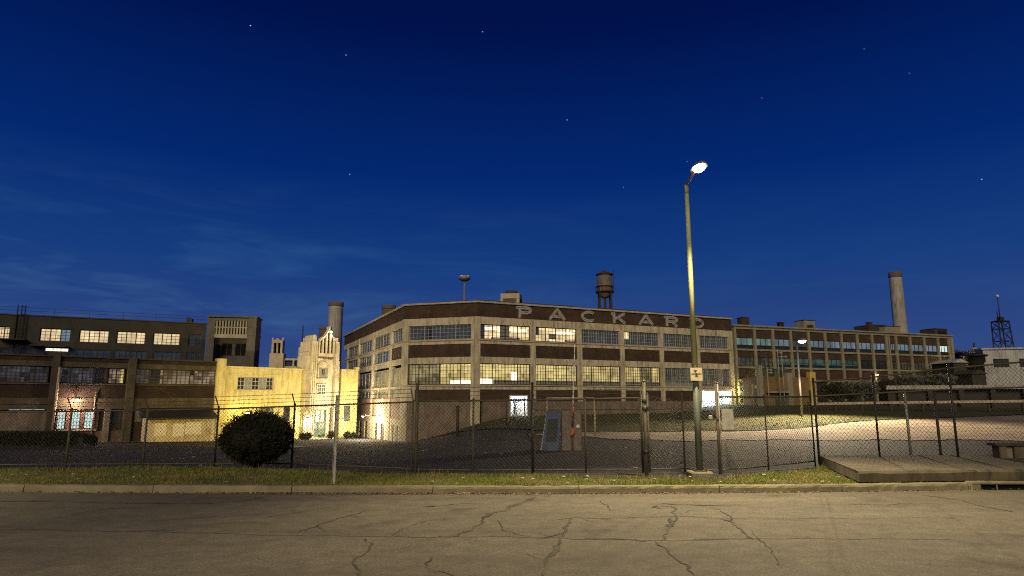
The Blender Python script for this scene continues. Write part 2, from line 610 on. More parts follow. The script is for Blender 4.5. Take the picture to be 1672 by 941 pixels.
M_['cabinet_grey'] = mat('cabinet_grey', (0.17, 0.14, 0.12), 0.85, (0.11, 0.09, 0.078), 5)
M_['door_teal'] = mat('verdigris_door', (0.10, 0.17, 0.14), 0.5, (0.05, 0.10, 0.085), 4)
M_['chimney'] = mat('chimney_concrete', (0.36, 0.345, 0.32), 0.9, (0.26, 0.245, 0.23), 0.5, 7, stain=(0.12, 0.11, 0.10))
M_['chimney_brick'] = mat('chimney_rust', (0.13, 0.10, 0.085), 0.9, (0.085, 0.068, 0.06), 0.5, 7)
M_['tank'] = mat('tank_steel', (0.17, 0.145, 0.125), 0.7, (0.115, 0.09, 0.075), 0.7, 7, stain=(0.09, 0.055, 0.04))
M_['hvac'] = mat('rooftop_unit_paint', (0.42, 0.38, 0.29), 0.7, (0.3, 0.27, 0.2), 1.5)
M_['pipe'] = mat('pale_pipe', (0.36, 0.29, 0.22), 0.7, (0.20, 0.15, 0.11), 2)
M_['lawn'] = mat('lawn_turf', (0.033, 0.039, 0.011), 0.95, (0.052, 0.047, 0.019), 0.7, 9, bump=0.8, bscale=9)
M_['verge'] = mat('verge_turf', (0.062, 0.066, 0.014), 0.95, (0.125, 0.095, 0.045), 1.0, 9, bump=0.6, bscale=20)
M_['grass'] = mat('grass_blades', (0.115, 0.145, 0.016), 0.7, (0.205, 0.175, 0.05), 1.1, 9, contrast=(0.42, 0.62))
M_['bush'] = mat('evergreen_needles', (0.013, 0.016, 0.008), 0.75, (0.024, 0.025, 0.013), 3)
M_['hedge'] = mat('hedge_leaves', (0.020, 0.026, 0.012), 0.75, (0.032, 0.034, 0.015), 2)
M_['frost'] = mat('pale_dry_shrub', (0.13, 0.135, 0.11), 0.8, (0.075, 0.08, 0.062), 2)
M_['bark'] = mat('bark', (0.05, 0.04, 0.03), 0.9, (0.03, 0.024, 0.018), 8)
M_['leafdry'] = mat('dry_leaves', (0.20, 0.14, 0.07), 0.85, (0.10, 0.07, 0.035), 9)
M_['pad'] = mat('lamp_footing', (0.17, 0.155, 0.10), 0.9, (0.10, 0.09, 0.06), 5, bump=0.4)
M_['kerb'] = mat('kerb_concrete', (0.215, 0.19, 0.12), 0.9, (0.135, 0.118, 0.075), 2.2, 9, bump=0.35, bscale=20)
M_['crack'] = mat('tar_filled_crack', (0.044, 0.039, 0.030), 0.9, (0.10, 0.089, 0.066), 1.7, contrast=(0.4, 0.6))
M_['black'] = mat('hollow_shade_black', (0.004, 0.004, 0.004), 0.95)  # near-black colour standing in for the shade inside openings
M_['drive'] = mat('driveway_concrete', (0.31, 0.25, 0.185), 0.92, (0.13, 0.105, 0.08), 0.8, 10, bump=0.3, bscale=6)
M_['roofedge'] = mat('roof_gravel_stop', (0.05, 0.045, 0.04), 0.8, (0.03, 0.027, 0.025), 2)


def asphalt(name, c1, c2, patch, streak_scale, bump=0.5):
    m, t, b = base_mat(name)
    L = t.links.new
    b.inputs['Roughness'].default_value = 0.9
    b.inputs['Specular IOR Level'].default_value = 0.2
    tc = N(t, 'ShaderNodeTexCoord')
    n1 = N(t, 'ShaderNodeTexNoise')
    n1.inputs['Scale'].default_value = 26
    n1.inputs['Detail'].default_value = 6
    n1.inputs['Roughness'].default_value = 0.75
    L(tc.outputs['Object'], n1.inputs['Vector'])
    r1 = N(t, 'ShaderNodeMapRange')
    r1.inputs['From Min'].default_value = 0.38
    r1.inputs['From Max'].default_value = 0.62
    L(n1.outputs[0], r1.inputs['Value'])
    mx = N(t, 'ShaderNodeMix', data_type='RGBA')
    L(r1.outputs[0], mx.inputs['Factor'])
    mx.inputs[6].default_value = (*c1, 1)
    mx.inputs[7].default_value = (*c2, 1)
    # broad worn patches, drawn out along the traffic direction
    mp = N(t, 'ShaderNodeMapping')
    mp.inputs['Scale'].default_value = streak_scale
    L(tc.outputs['Object'], mp.inputs[0])
    n2 = N(t, 'ShaderNodeTexNoise')
    n2.inputs['Scale'].default_value = 1.0
    n2.inputs['Detail'].default_value = 8
    n2.inputs['Roughness'].default_value = 0.62
    L(mp.outputs[0], n2.inputs['Vector'])
    r2 = N(t, 'ShaderNodeMapRange')
    r2.inputs['From Min'].default_value = 0.42
    r2.inputs['From Max'].default_value = 0.72
    r2.inputs['To Max'].default_value = 0.75
    L(n2.outputs[0], r2.inputs['Value'])
    m2 = N(t, 'ShaderNodeMix', data_type='RGBA')
    L(r2.outputs[0], m2.inputs['Factor'])
    L(mx.outputs[2], m2.inputs[6])
    m2.inputs[7].default_value = (*patch, 1)
    n4 = N(t, 'ShaderNodeTexNoise')
    n4.inputs['Scale'].default_value = 3.2
    n4.inputs['Detail'].default_value = 9
    n4.inputs['Roughness'].default_value = 0.75
    L(tc.outputs['Object'], n4.inputs['Vector'])
    r4 = N(t, 'ShaderNodeMapRange')
    r4.inputs['From Min'].default_value = 0.3
    r4.inputs['From Max'].default_value = 0.7
    r4.inputs['To Min'].default_value = 0.74
    r4.inputs['To Max'].default_value = 1.24
    L(n4.outputs[0], r4.inputs['Value'])
    m4 = N(t, 'ShaderNodeVectorMath', operation='SCALE')
    L(m2.outputs[2], m4.inputs[0])
    L(r4.outputs[0], m4.inputs['Scale'])
    n6 = N(t, 'ShaderNodeTexNoise')
    n6.inputs['Scale'].default_value = 0.55
    n6.inputs['Detail'].default_value = 5
    n6.inputs['Roughness'].default_value = 0.55
    n6.inputs['Distortion'].default_value = 0.8
    L(tc.outputs['Object'], n6.inputs['Vector'])
    r6 = N(t, 'ShaderNodeMapRange')
    r6.inputs['From Min'].default_value = 0.58
    r6.inputs['From Max'].default_value = 0.68
    r6.inputs['To Max'].default_value = 0.5
    L(n6.outputs[0], r6.inputs['Value'])
    m6 = N(t, 'ShaderNodeMix', data_type='RGBA')
    L(r6.outputs[0], m6.inputs['Factor'])
    L(m4.outputs[0], m6.inputs[6])
    m6.inputs[7].default_value = (*[c * .45 for c in patch], 1)
    L(m6.outputs[2], b.inputs['Base Color'])
    bp = N(t, 'ShaderNodeBump')
    bp.inputs['Strength'].default_value = bump
    bp.inputs['Distance'].default_value = 0.01
    L(n1.outputs[0], bp.inputs['Height'])
    L(bp.outputs[0], b.inputs['Normal'])
    return m


M_['road'] = asphalt('road_asphalt', (0.098, 0.085, 0.066), (0.190, 0.166, 0.128), (0.092, 0.080, 0.062), (0.22, 0.9, 1))
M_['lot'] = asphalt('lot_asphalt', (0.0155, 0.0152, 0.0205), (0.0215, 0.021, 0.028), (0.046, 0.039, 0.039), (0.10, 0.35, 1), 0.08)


# ------------------------------------------------------------------ terrain
K0, KL, KR = atz(836, 806, 0).y, atz(0, 803, 0), atz(1580, 800, 0)


def kerb_y(x):
    x = max(-18, min(15, x))
    return K0 + (KL.y - K0) * (x / KL.x) ** 2 if x < 0 else K0 + (KR.y - K0) * (x / KR.x) ** 2


def fence_y(x):
    """line of the street fence: set back on the left, nearer at the gates"""
    return interp(x, [(-60, 18.3), (-6.0, 18.1), (-2.4, 16.55), (5.2, 16.3), (8.0, 17.6), (8.9, 18.8), (40, 18.8)])


ZL = [(15, .10), (18, .08), (63, -1.9), (78, -2.35), (120, -2.4)]
ZC = [(15, .10), (18, .06), (28, -.1), (36, -.22), (44, -.2), (58, .36), (66, .6), (90, .7)]
ZR = [(15, .10), (18, .10), (30, .0), (40, .1), (52, .5), (62, 1.06), (70, 1.5), (85, 1.9), (120, 2.2)]


def gz(x, y):
    if y < 16.05: return -0.06
    wl = smooth(-9.5, 0.5, x)
    wr = smooth(15, 26, x)
    a = interp(y, ZL) * (1 - wl) + interp(y, ZC) * wl
    return a * (1 - wr) + interp(y, ZR) * wr


def frange(a, b, d):
    n = max(1, int(round((b - a) / d)))
    return [a + (b - a) * i / n for i in range(n + 1)]


def sheet(name, xs, ys, zf, m, keep=None):
    vs = [(x, y, zf(x, y)) for y in ys for x in xs]
    nx = len(xs)
    fs = []
    for j in range(len(ys) - 1):
        for i in range(nx - 1):
            if keep and not keep((xs[i] + xs[i + 1]) / 2, (ys[j] + ys[j + 1]) / 2): continue
            fs.append((j * nx + i, j * nx + i + 1, (j + 1) * nx + i + 1, (j + 1) * nx + i))
    mb = MB()
    mb.add(vs, fs, True)
    return mb.build(name, m)


gx = [-880, -500, -300, -150] + frange(-100, 100, 1.6) + [150, 300, 500, 880]
gy = [-880, -500, -100, -40, 0, 10, 16.04] + frange(16.06, 100, 0.9) + [120, 200, 350, 600, 880]
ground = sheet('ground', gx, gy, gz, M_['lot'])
tag(ground, 'dark asphalt yard sloping down behind the chain link fence', 'ground', kind='structure')

xs = frange(-70, 70, 0.5)
mb = MB()
vs_, fs_ = [], []
rows = [-60, -20, -4, 0, 2, 4, 6, 8, 10, 12]
for x in xs:
    for y in rows: vs_.append((x, y, 0.0))
    vs_.append((x, kerb_y(x) - 0.3, 0.0))
    vs_.append((x, kerb_y(x) + 0.05, -0.012))
nr = len(rows) + 2
for i in range(len(xs) - 1):
    for j in range(nr - 1):
        fs_.append((i * nr + j, (i + 1) * nr + j, (i + 1) * nr + j + 1, i * nr + j + 1))
mb.add(vs_, fs_)
road = mb.build('road', M_['road'])
tag(road, 'worn cracked asphalt street in front of the fence', 'road', kind='structure')

# kerb: cast lengths with open joints, rounded nose
kb = MB()
XDRAIN = at(1586, 800, KR.y).x
x = -60.0
prof = [(0.0, -0.06), (0.012, 0.10), (0.03, 0.138), (0.07, 0.152), (0.19, 0.152), (0.19, -0.06)]
while x < 60:
    Lk = rnd.uniform(2.6, 3.4)
    x1 = min(x + Lk, 60)
    if x < XDRAIN < x1: x1 = XDRAIN
    if not (XDRAIN - 0.01 <= x < XDRAIN + 2.6):
        st = frange(x + 0.008, x1 - 0.008, 0.14)
        vv, ff = [], []
        dz = rnd.uniform(-.006, .006)
        for s in st:
            for d, z in prof: vv.append((s, kerb_y(s) + d + (rnd.uniform(-.004, .012) if .05 < z < .15 else 0), z + dz + (rnd.uniform(-.010, .003) if z > .05 else 0)))
        n = len(prof)
        for i in range(len(st) - 1):
            for j in range(n):
                ff.append((i * n + j, (i + 1) * n + j, (i + 1) * n + (j + 1) % n, i * n + (j + 1) % n))
        ff += [tuple(range(n)), tuple(reversed(range(len(vv) - n, len(vv))))]
        kb.add(vv, ff)
    x = x1
kerb = kb.build('kerb', M_['kerb'])
tag(kerb, 'long pale concrete kerb between road and grass verge', 'kerb', kind='structure')

# grass verge: soil sheet plus blades
vb = MB()
vs_, fs_ = [], []
xs = frange(-60, 60, 0.4)


def verge_z(x, t):
    return 0.135 + 0.03 * math.sin(x * .7 + 2 * t) * t - 0.03 * t + 0.012 * math.sin(x * 2.3)


for x in xs:
    y0, y1 = kerb_y(x) + 0.19, fence_y(x) + (0.25 if x < -2.6 else -.05)
    for k in range(7):
        t = k / 6
        vs_.append((x, y0 + (y1 - y0) * t, verge_z(x, t)))
for i in range(len(xs) - 1):
    for k in range(6):
        fs_.append((i * 7 + k, (i + 1) * 7 + k, (i + 1) * 7 + k + 1, i * 7 + k + 1))
vb.add(vs_, fs_, True)
verge = vb.build('grass_verge', M_['verge'])
tag(verge, 'strip of patchy turf between kerb and fence', 'verge', kind='structure')

gb = MB()


def blade(x, y, z, h, w, lean):
    a = rnd.uniform(0, math.pi)
    dx, dy = math.cos(a) * w, math.sin(a) * w
    lx, ly = rnd.gauss(0, lean), rnd.gauss(0, lean)
    gb.v += [(x - dx, y - dy, z), (x + dx, y + dy, z), (x + lx, y + ly, z + h)]
    n = len(gb.v)
    gb.f.append((n - 3, n - 2, n - 1))
    gb.sm.append(False)


for _ in range(62000):
    x = rnd.uniform(-16.5, 9.6)
    y0, y1 = kerb_y(x) + 0.18, fence_y(x) + (0.25 if x < -2.6 else -.05)
    t = rnd.random()
    dens = 0.5 + 0.5 * math.sin(x * 1.7 + 3 * math.sin(t * 4 + x * .6)) * math.sin(x * .43 + 5 * t)
    if rnd.random() > 0.45 + 0.6 * dens: continue
    blade(x, y0 + (y1 - y0) * t, verge_z(x, t) - .005, rnd.uniform(.025, .075) * (0.7 + .6 * dens), 0.006, 0.03)
for _ in range(9000):       # longer unmown grass along the fence foot
    x = rnd.uniform(-16.5, 8.6)
    blade(x, fence_y(x) + rnd.gauss(.03, .06), verge_z(x, 1) - .01, rnd.uniform(.05, .12) if rnd.random() < .96 else rnd.uniform(.13, .26), 0.007, 0.06)
grass = gb.build('grass', M_['grass'])
tag(grass, 'short patchy grass growing on the verge beside the kerb', 'grass', kind='stuff')

# road cracks, traced on the road surface (uneven tar-dark ribbons with side branches)
cracks = [
    ([(-60, 868), (0, 867), (48, 866), (150, 868), (275, 868), (400, 873), (480, 875), (560, 876), (640, 877), (735, 877), (830, 877), (900, 878),
      (980, 881), (1060, 882), (1130, 883), (1215, 880), (1370, 880), (1480, 881), (1560, 882)], .030),
    ([(200, 868), (240, 867), (275, 867)], .075), ([(715, 877), (735, 877.5), (750, 877)], .08), ([(955, 880), (1000, 881), (1060, 882)], .11),
    ([(1130, 882), (1180, 881), (1220, 880)], .07),
    ([(895, 850), (940, 847), (1000, 847), (1090, 845), (1180, 846), (1225, 848)], .035), ([(965, 847), (1000, 847.5)], .07),
    ([(-20, 820), (40, 819), (80, 819), (150, 821), (190, 822), (270, 823), (330, 823), (360, 821), (400, 816), (430, 812)], .045),
    ([(0, 819), (40, 818.5), (85, 817.5)], .14), ([(205, 823), (240, 822), (275, 822)], .10),
    ([(150, 833), (190, 830), (225, 827)], .03),
    ([(483, 872), (510, 863), (537, 853), (565, 844), (592, 835)], .035), ([(528, 853), (541, 852)], .07),
    ([(745, 877), (768, 865), (787, 857), (790, 848), (793, 840)], .05),
    ([(789, 846), (800, 839), (822, 834), (845, 825), (858, 818), (875, 812)], .14),
    ([(885, 941), (897, 921), (904, 905), (908, 890), (918, 872), (922, 862), (936, 848)], .045),
    ([(901, 910), (904, 903), (908, 890)], .09), ([(886, 880), (905, 876), (920, 873)], .06),
    ([(1072, 885), (1082, 897), (1094, 909), (1107, 917), (1120, 923), (1142, 941)], .035),
    ([(1078, 884), (1082, 877), (1090, 868), (1097, 857), (1100, 845), (1103, 832), (1090, 828), (1072, 827)], .035),
    ([(1094, 862), (1097, 855), (1100, 846)], .08), ([(1062, 829), (1072, 826), (1080, 832)], .09),
    ([(1177, 848), (1190, 850), (1200, 854), (1210, 864), (1219, 877), (1228, 881)], .06),
    ([(1161, 829), (1175, 833), (1190, 842), (1208, 852)], .03), ([(1200, 826), (1100, 824), (1080, 822)], .08),
    ([(592, 880), (611, 889), (597, 902), (574, 915), (578, 929), (592, 941)], .028),
    ([(704, 909), (694, 928), (715, 934), (736, 937), (748, 943)], .022),
    ([(1499, 808), (1530, 812), (1568, 818), (1610, 829), (1656, 837)], .035),
    ([(690, 828), (720, 826), (745, 823), (790, 822)], .03), ([(690, 829), (715, 827)], .08),
    ([(1236, 847), (1300, 848), (1420, 847), (1560, 846)], .018), ([(1385, 824), (1440, 824.5), (1530, 823)], .028),
    ([(430, 847), (480, 838), (530, 830), (560, 826)], .022), ([(300, 845), (345, 838), (400, 833)], .016),
    ([(810, 850), (830, 868), (870, 878)], .02), ([(980, 817), (990, 826), (994, 835)], .02),
    ([(1230, 868), (1260, 895), (1275, 925)], .014), ([(640, 877), (655, 862), (700, 850), (745, 846)], .012),
]
spurs = []
for pts, w in list(cracks):
    if len(pts) < 4 or w > .08: continue
    for (ax, ay), (bx, by) in zip(pts, pts[1:]):
        if rnd.random() < .22:
            f = rnd.random()
            sx, sy = ax + (bx - ax) * f, ay + (by - ay) * f
            g = rnd.choice((-1, 1))
            L1 = rnd.uniform(8, 34)
            spurs.append(([(sx, sy), (sx + L1 * rnd.uniform(.2, .8) * g, sy + rnd.uniform(-6, 6)), (sx + L1 * 1.6 * g, sy + rnd.uniform(-11, 11))], rnd.uniform(.008, .018)))
rc = MB()
for ci, (pts, w) in enumerate(cracks + spurs):
    lift = Vector((0, 0, .003 + .00018 * ci))
    P = [atz(px, py, 0.0) for px, py in pts]
    Q = []
    for a, b in zip(P, P[1:]):
        n = max(2, int((b - a).length / 0.10))
        for i in range(n): Q.append(a.lerp(b, i / n))
    Q.append(P[-1])
    jit, li, ri = 0.0, [], []
    for i, p in enumerate(Q):
        d = (Q[min(i + 1, len(Q) - 1)] - Q[max(0, i - 1)]).normalized()
        nrm_ = Vector((-d.y, d.x, 0))
        jit = jit * 0.75 + rnd.gauss(0, 0.022)
        ww = w * rnd.uniform(.35, 1.25) * (0.25 if i in (0, len(Q) - 1) else 1)
        c = p + nrm_ * jit
        li.append(c + nrm_ * ww / 2 + lift)
        ri.append(c - nrm_ * ww / 2 + lift)
    n = len(Q)
    rc.add(li + ri, [(n + i, n + i + 1, i + 1, i) for i in range(n - 1)])
crk = rc.build('road_cracks', M_['crack'])
tag(crk, 'dark tar filled cracks branching across the asphalt street', 'road cracks', kind='structure')

# dry leaves and grit in the gutter
lb = MB()
for _ in range(1500):
    x = rnd.uniform(-15, 12) if rnd.random() < .45 else rnd.gauss(-2.5, 2.2)
    d = abs(rnd.gauss(0, .10)) + .02
    s = rnd.uniform(.012, .034)
    a = rnd.uniform(0, 6.28)
    c = Vector((x, kerb_y(x) - d, .006))
    u = Vector((math.cos(a), math.sin(a), rnd.uniform(-.3, .5))) * s
    v = Vector((-math.sin(a), math.cos(a), rnd.uniform(-.3, .5))) * s * .6
    lb.add([c + Vector((0, 0, .012)) - u, c + v + Vector((0, 0, .02)), c + u + Vector((0, 0, .014)), c - v + Vector((0, 0, .008))], [(0, 1, 2, 3)])
lit = lb.build('gutter_leaves', M_['leafdry'])
tag(lit, 'dry leaves and grit lying in the gutter along the kerb', 'leaf litter', kind='stuff')


lb = MB()
for _ in range(170):
    if rnd.random() < .5:
        x = rnd.uniform(-15, 8)
        y = kerb_y(x) + rnd.uniform(.25, 2)
        z = .16
        s = rnd.uniform(.015, .05)
    else:
        x, y = rnd.uniform(-16, 16), rnd.uniform(19, 36)
        z = gz(x, y) + .01
        s = rnd.uniform(.02, .08)
    a = rnd.uniform(0, 6.28)
    u = Vector((math.cos(a), math.sin(a), rnd.uniform(-.2, .3))) * s
    v = Vector((-math.sin(a), math.cos(a), rnd.uniform(-.2, .4))) * s * .7
    c = Vector((x, y, z + .02))
    lb.add([c - u - v, c + u - v * .7, c + u * .8 + v, c - u * .9 + v], [(0, 1, 2, 3)])
lit = lb.build('litter', mat('paper_litter', (0.42, 0.40, 0.36), 0.8, (0.2, 0.16, 0.12), 6))
tag(lit, 'scraps of paper and dry leaves scattered over verge and yard', 'litter', kind='stuff')


# lawns and driveway in the yard
def in_lawn(x, y):
    if 0 <= x <= 70:
        lo = interp(x, [(0, 47), (4, 44.5), (20, 45.5), (30, 51), (45, 56), (70, 60)])
        return lo < y < 100
    return -9 < x < 0 and y > interp(x, [(-9, 60), (-6.5, 56), (-3, 50), (0, 47)])


lawn = sheet('lawn', frange(-9, 72, 0.45), frange(44, 92, 0.45), lambda x, y: gz(x, y) + 0.05 + .02 * math.sin(x * 1.3) * math.sin(y * 1.1), M_['lawn'], in_lawn)
tag(lawn, 'mown grass bank rising to the foot of the factory wall', 'lawn', kind='structure')


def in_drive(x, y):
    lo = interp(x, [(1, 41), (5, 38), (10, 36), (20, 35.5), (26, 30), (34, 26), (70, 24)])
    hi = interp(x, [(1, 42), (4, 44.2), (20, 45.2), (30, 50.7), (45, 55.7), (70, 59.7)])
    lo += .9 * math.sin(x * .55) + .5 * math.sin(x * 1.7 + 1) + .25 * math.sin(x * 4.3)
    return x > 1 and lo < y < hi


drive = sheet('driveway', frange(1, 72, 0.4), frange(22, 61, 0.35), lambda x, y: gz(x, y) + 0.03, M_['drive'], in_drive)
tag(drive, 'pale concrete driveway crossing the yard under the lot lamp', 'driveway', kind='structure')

tb = MB()
gb2, gb = gb, tb
for _ in range(26000):
    x = rnd.uniform(-7, 32)
    y = rnd.uniform(44.3, 66)
    if in_lawn(x, y):
        a = rnd.uniform(.05, .16)
        gb = tb
        blade(x, y, gz(x, y) + .03, a, .02, .06)
M_['lawn_grass'] = mat('lawn_blades', (0.038, 0.045, 0.011), 0.8, (0.062, 0.054, 0.022), 0.8, 9)
tuft = tb.build('lawn_grass', M_['lawn_grass'])
tag(tuft, 'tufts of grass on the bank below the factory', 'grass', kind='stuff')


# ------------------------------------------------------------------ facade frame
class Fac:
    """vertical plane through two ground points; local x runs along it, y goes inward, z is height"""
    def __init__(self, p, q):
        self.p = Vector((p[0], p[1], 0))
        q = Vector((q[0], q[1], 0))
        self.len = (q - self.p).length
        self.u = (q - self.p).normalized()
        self.n = Vector((-self.u.y, self.u.x, 0))
        self.M = Matrix(((self.u.x, self.n.x, 0, self.p.x), (self.u.y, self.n.y, 0, self.p.y), (0, 0, 1, 0), (0, 0, 0, 1)))

    def sz(self, px, py, off=0.0):
        d = ray(px, py)
        o = Vector((0, 0, EYE))
        t = (self.p + self.n * off - o).dot(self.n) / d.dot(self.n)
        h = o + d * t - self.p
        return h.dot(self.u), h.z

    def s(self, px, py=600, off=0.0):
        return self.sz(px, py, off)[0]

    def z(self, px, py, off=0.0):
        return self.sz(px, py, off)[1]

    def w(self, s, y, z):
        return self.p + self.u * s + self.n * y + Vector((0, 0, z))


def window(parent, F, s0, s1, z0, z1, y, sections, cols, rows, sash, panes, label=None, heavy=.07, thin=.03, name='window', hopper=False):
    """steel sash window: outer frame, section mullions, thin glazing bars; panes = [(from, to, material)]"""
    fr = MB()
    a, b = y - .05, y + .03
    fr.box(s0, s1, a, b, z0, z0 + heavy)
    fr.box(s0, s1, a, b, z1 - heavy, z1)
    W = s1 - s0
    zi0, zi1 = z0 + heavy, z1 - heavy
    for i in range(sections + 1):
        c = s0 + W * i / sections
        l, r = max(s0, c - heavy / 2), min(s1, c + heavy / 2)
        if i == 0: r = s0 + heavy
        if i == sections: l = s1 - heavy
        fr.box(l, r, a + .004, b - .004, zi0, zi1)
    n = sections * cols
    for i in range(1, n):
        if i % cols:
            c = s0 + W * i / n
            fr.box(c - thin / 2, c + thin / 2, y - .025, y + .018, zi0, zi1)
    for j in range(1, rows):
        c = z0 + (z1 - z0) * j / rows
        fr.box(s0 + .01, s1 - .01, y - .022, y + .015, c - thin / 2, c + thin / 2)
    w = fr.build(name, sash, parent, F.M)
    if label: w['label'] = label
    for p0, p1, pm in panes:
        q0, q1 = (0.0, 1.0)
        if isinstance(p0, tuple):
            (p0, p1), (q0, q1) = p0, p1
        g = MB()
        g.box(s0 + W * p0 + .004, s0 + W * p1 - .004, y + .02, y + .05, z0 + (z1 - z0) * q0 + .003, z0 + (z1 - z0) * q1 - .003)
        g.build('pane', pm, w, F.M)
    return w


def wall_lamp(label, F, s, z, col, power, out=0.9, lens='lamp_lens_small', size=.16, arm=True, group=None, spot=None):
    p = F.w(s, 0, z)
    t = thing('wall_lamp', label, 'wall lamp', p, group)
    a = MB()
    a.box(s - .09, s + .09, -.04, .0, z - .12, z + .12)
    a.tube((s, -.02, z + .05), (s, -out + .1, z + .16), .025, 6)
    a.build('bracket', M_['metal_dark'], t, F.M)
    h = MB()
    h.bevel_box(s - size, s + size, -out - size, -out + size, z + .04, z + .2, .03)
    h.build('lamp_housing', M_['lamp_case'], t, F.M)
    l = MB()
    l.lathe([(size * .3, -.10), (size * .7, -.06), (size * .8, .02)], 12, (s, -out, z + .015))
    l.build('lens', M_[lens], t, F.M)
    lamp('wall_lamp_light', 'POINT', F.w(s, -out, z - .22), power, col, t, .1)
    return t


# ------------------------------------------------------------------ main factory building
YA = 58.0
A = at(780, 491, YA)
ZM = A.z
B, C, D = atz(660, 497, ZM), atz(1194, 519.5, ZM), atz(562, 548, ZM)
FR = Fac(A, C)          # long front
FC = Fac(B, A)          # chamfered corner
FS = Fac(D, B)          # side street front
zz = lambda py: FR.z(786, py)
zp, zw1t, zw1b, zb2t, zb2b, zw2t, zw2b, zb3t, zb3b = [zz(v) for v in (517, 529, 553.5, 561, 582.5, 593, 628, 636, 656)]
fac = thing('factory_building', 'long three storey brick and concrete factory with big metal letters on its dark parapet', 'factory',
            (A.x, A.y, gz(A.x, A.y)))
GB = -2.6
back1 = C + FR.n * 34
back2 = D + Vector((26, 6, 0))
ins = 1.7
core_pts = []
ctr = Vector(((A.x + C.x + D.x + back1.x) / 4, (A.y + C.y + D.y + back1.y) / 4, 0))


def inset_poly(P, d):
    out = []
    n = len(P)
    for i in range(n):
        a, b, c = P[i - 1], P[i], P[(i + 1) % n]
        d1 = (b - a).normalized()
        d2 = (c - b).normalized()
        n1, n2 = Vector((-d1.y, d1.x)), Vector((-d2.y, d2.x))
        m = (n1 + n2).normalized()
        out.append(b + m * d / max(.3, m.dot(n1)))
    return out


poly = [Vector((p.x, p.y)) for p in (D, B, A, C, back1, back2)]
cp = inset_poly(poly, ins)
cb = MB()
cb.prism([tuple(p) for p in cp], GB, ZM - 1.2)
cb.build('core_wall', M_['brick'], fac, ID)
rf = MB()
rp = inset_poly(poly, .45)
rf.prism([tuple(p) for p in rp], ZM - .95, ZM - .7)
rf.build('roof', M_['core'], fac, ID)


def frame_bays(F, piers, zs, s_end, concrete_mb, brick_list):
    pass


conc, para, cop, redge = {}, {}, {}, {}
for key, F in (('front', FR), ('corner', FC), ('side', FS)):
    c = MB()
    Lf = F.len
    zb = GB
    # horizontal beams: above windows 1, sill belt, above windows 2, belt under windows 2
    c.box(0.0, Lf, .04, .5, zw1t, zp)
    c.box(0.0, Lf, .03, .5, zb2t, zw1b - .12)
    c.box(0.0, Lf, .04, .5, zw2t, zb2b)
    c.box(0.0, Lf, .03, .5, zb3t, zw2b - .12)
    if key == 'side': pass
    conc[key] = c
    # sills
    si = MB()
    si.box(0.05, Lf - .05, -.06, .3, zw1b - .119, zw1b - .004)
    si.build('sill', M_['coping'], fac, F.M)
    if key != 'side':
        si = MB()
        si.box(0.05, Lf - .05, -.06, .3, zw2b - .119, zw2b - .004)
        si.build('sill', M_['coping'], fac, F.M)
    pb = MB()
    pb.box(0, Lf, .06, .45, zp, ZM - .16)
    pb.build('parapet', M_['brick'], fac, F.M)
    cpb = MB()
    cpb.box(-.05, Lf + .05, -.10, .55, ZM - .16, ZM)
    cpb.build('coping', M_['coping'], fac, F.M)
    re = MB()
    k = 0
    while k < Lf - 1:
        d = rnd.uniform(1.5, 4)
        re.box(k, min(Lf, k + d), .02, .5, ZM + .002, ZM + rnd.uniform(.03, .12))
        k += d
    re.build('roof_edge', M_['roofedge'], fac, F.M)

# piers on the long front
pier_px = [(780, 784.5), (868.5, 875), (943.5, 950.5), (1012.5, 1019.5), (1077, 1083.5), (1137, 1142.5), (1192, 1194)]
pier = []
for i, (a, b) in enumerate(pier_px):
    s0, s1 = FR.s(a, 560), FR.s(b, 560)
    if i == 0: s0 = 0.0
    if i == len(pier_px) - 1: s1 = FR.len
    if s1 - s0 < .5: s0 = s1 - .55
    pier.append((s0, s1))
    conc['front'].box(s0, s1, 0.0, .5, zb3b - .3 if 0 < i < 6 else GB, zp + .002)
zlow = zb3b
base = MB()
base.box(.6, FR.len - .01, -.02, .5, GB, zlow)
# door opening and lit loading bay are left clear in the base wall below
dsL, dsR = FR.s(832, 660), FR.s(862, 660)
bsL, bsR = FR.s(1145, 655), FR.s(1197.5, 655)
base = MB()
dz0, dz1 = FR.z(846, 685), FR.z(846, 645)
bz0, bz1 = FR.z(1170, 668), FR.z(1170, 639)
bsR = min(bsR, FR.len - .25)
base.box(.6, dsL, -.02, .5, GB, zlow)
base.box(dsR, bsL, -.02, .5, GB, zlow)
base.box(dsL, dsR, -.02, 1.6, GB, dz0)
base.box(bsL, bsR, -.02, 1.6, GB, bz0)
base.box(dsR + .2, bsL - .2, -.12, -.02, zlow - .75, zlow - .62)       # ledge along the base wall
base.build('base_wall', M_['base_wall'], fac, FR.M)

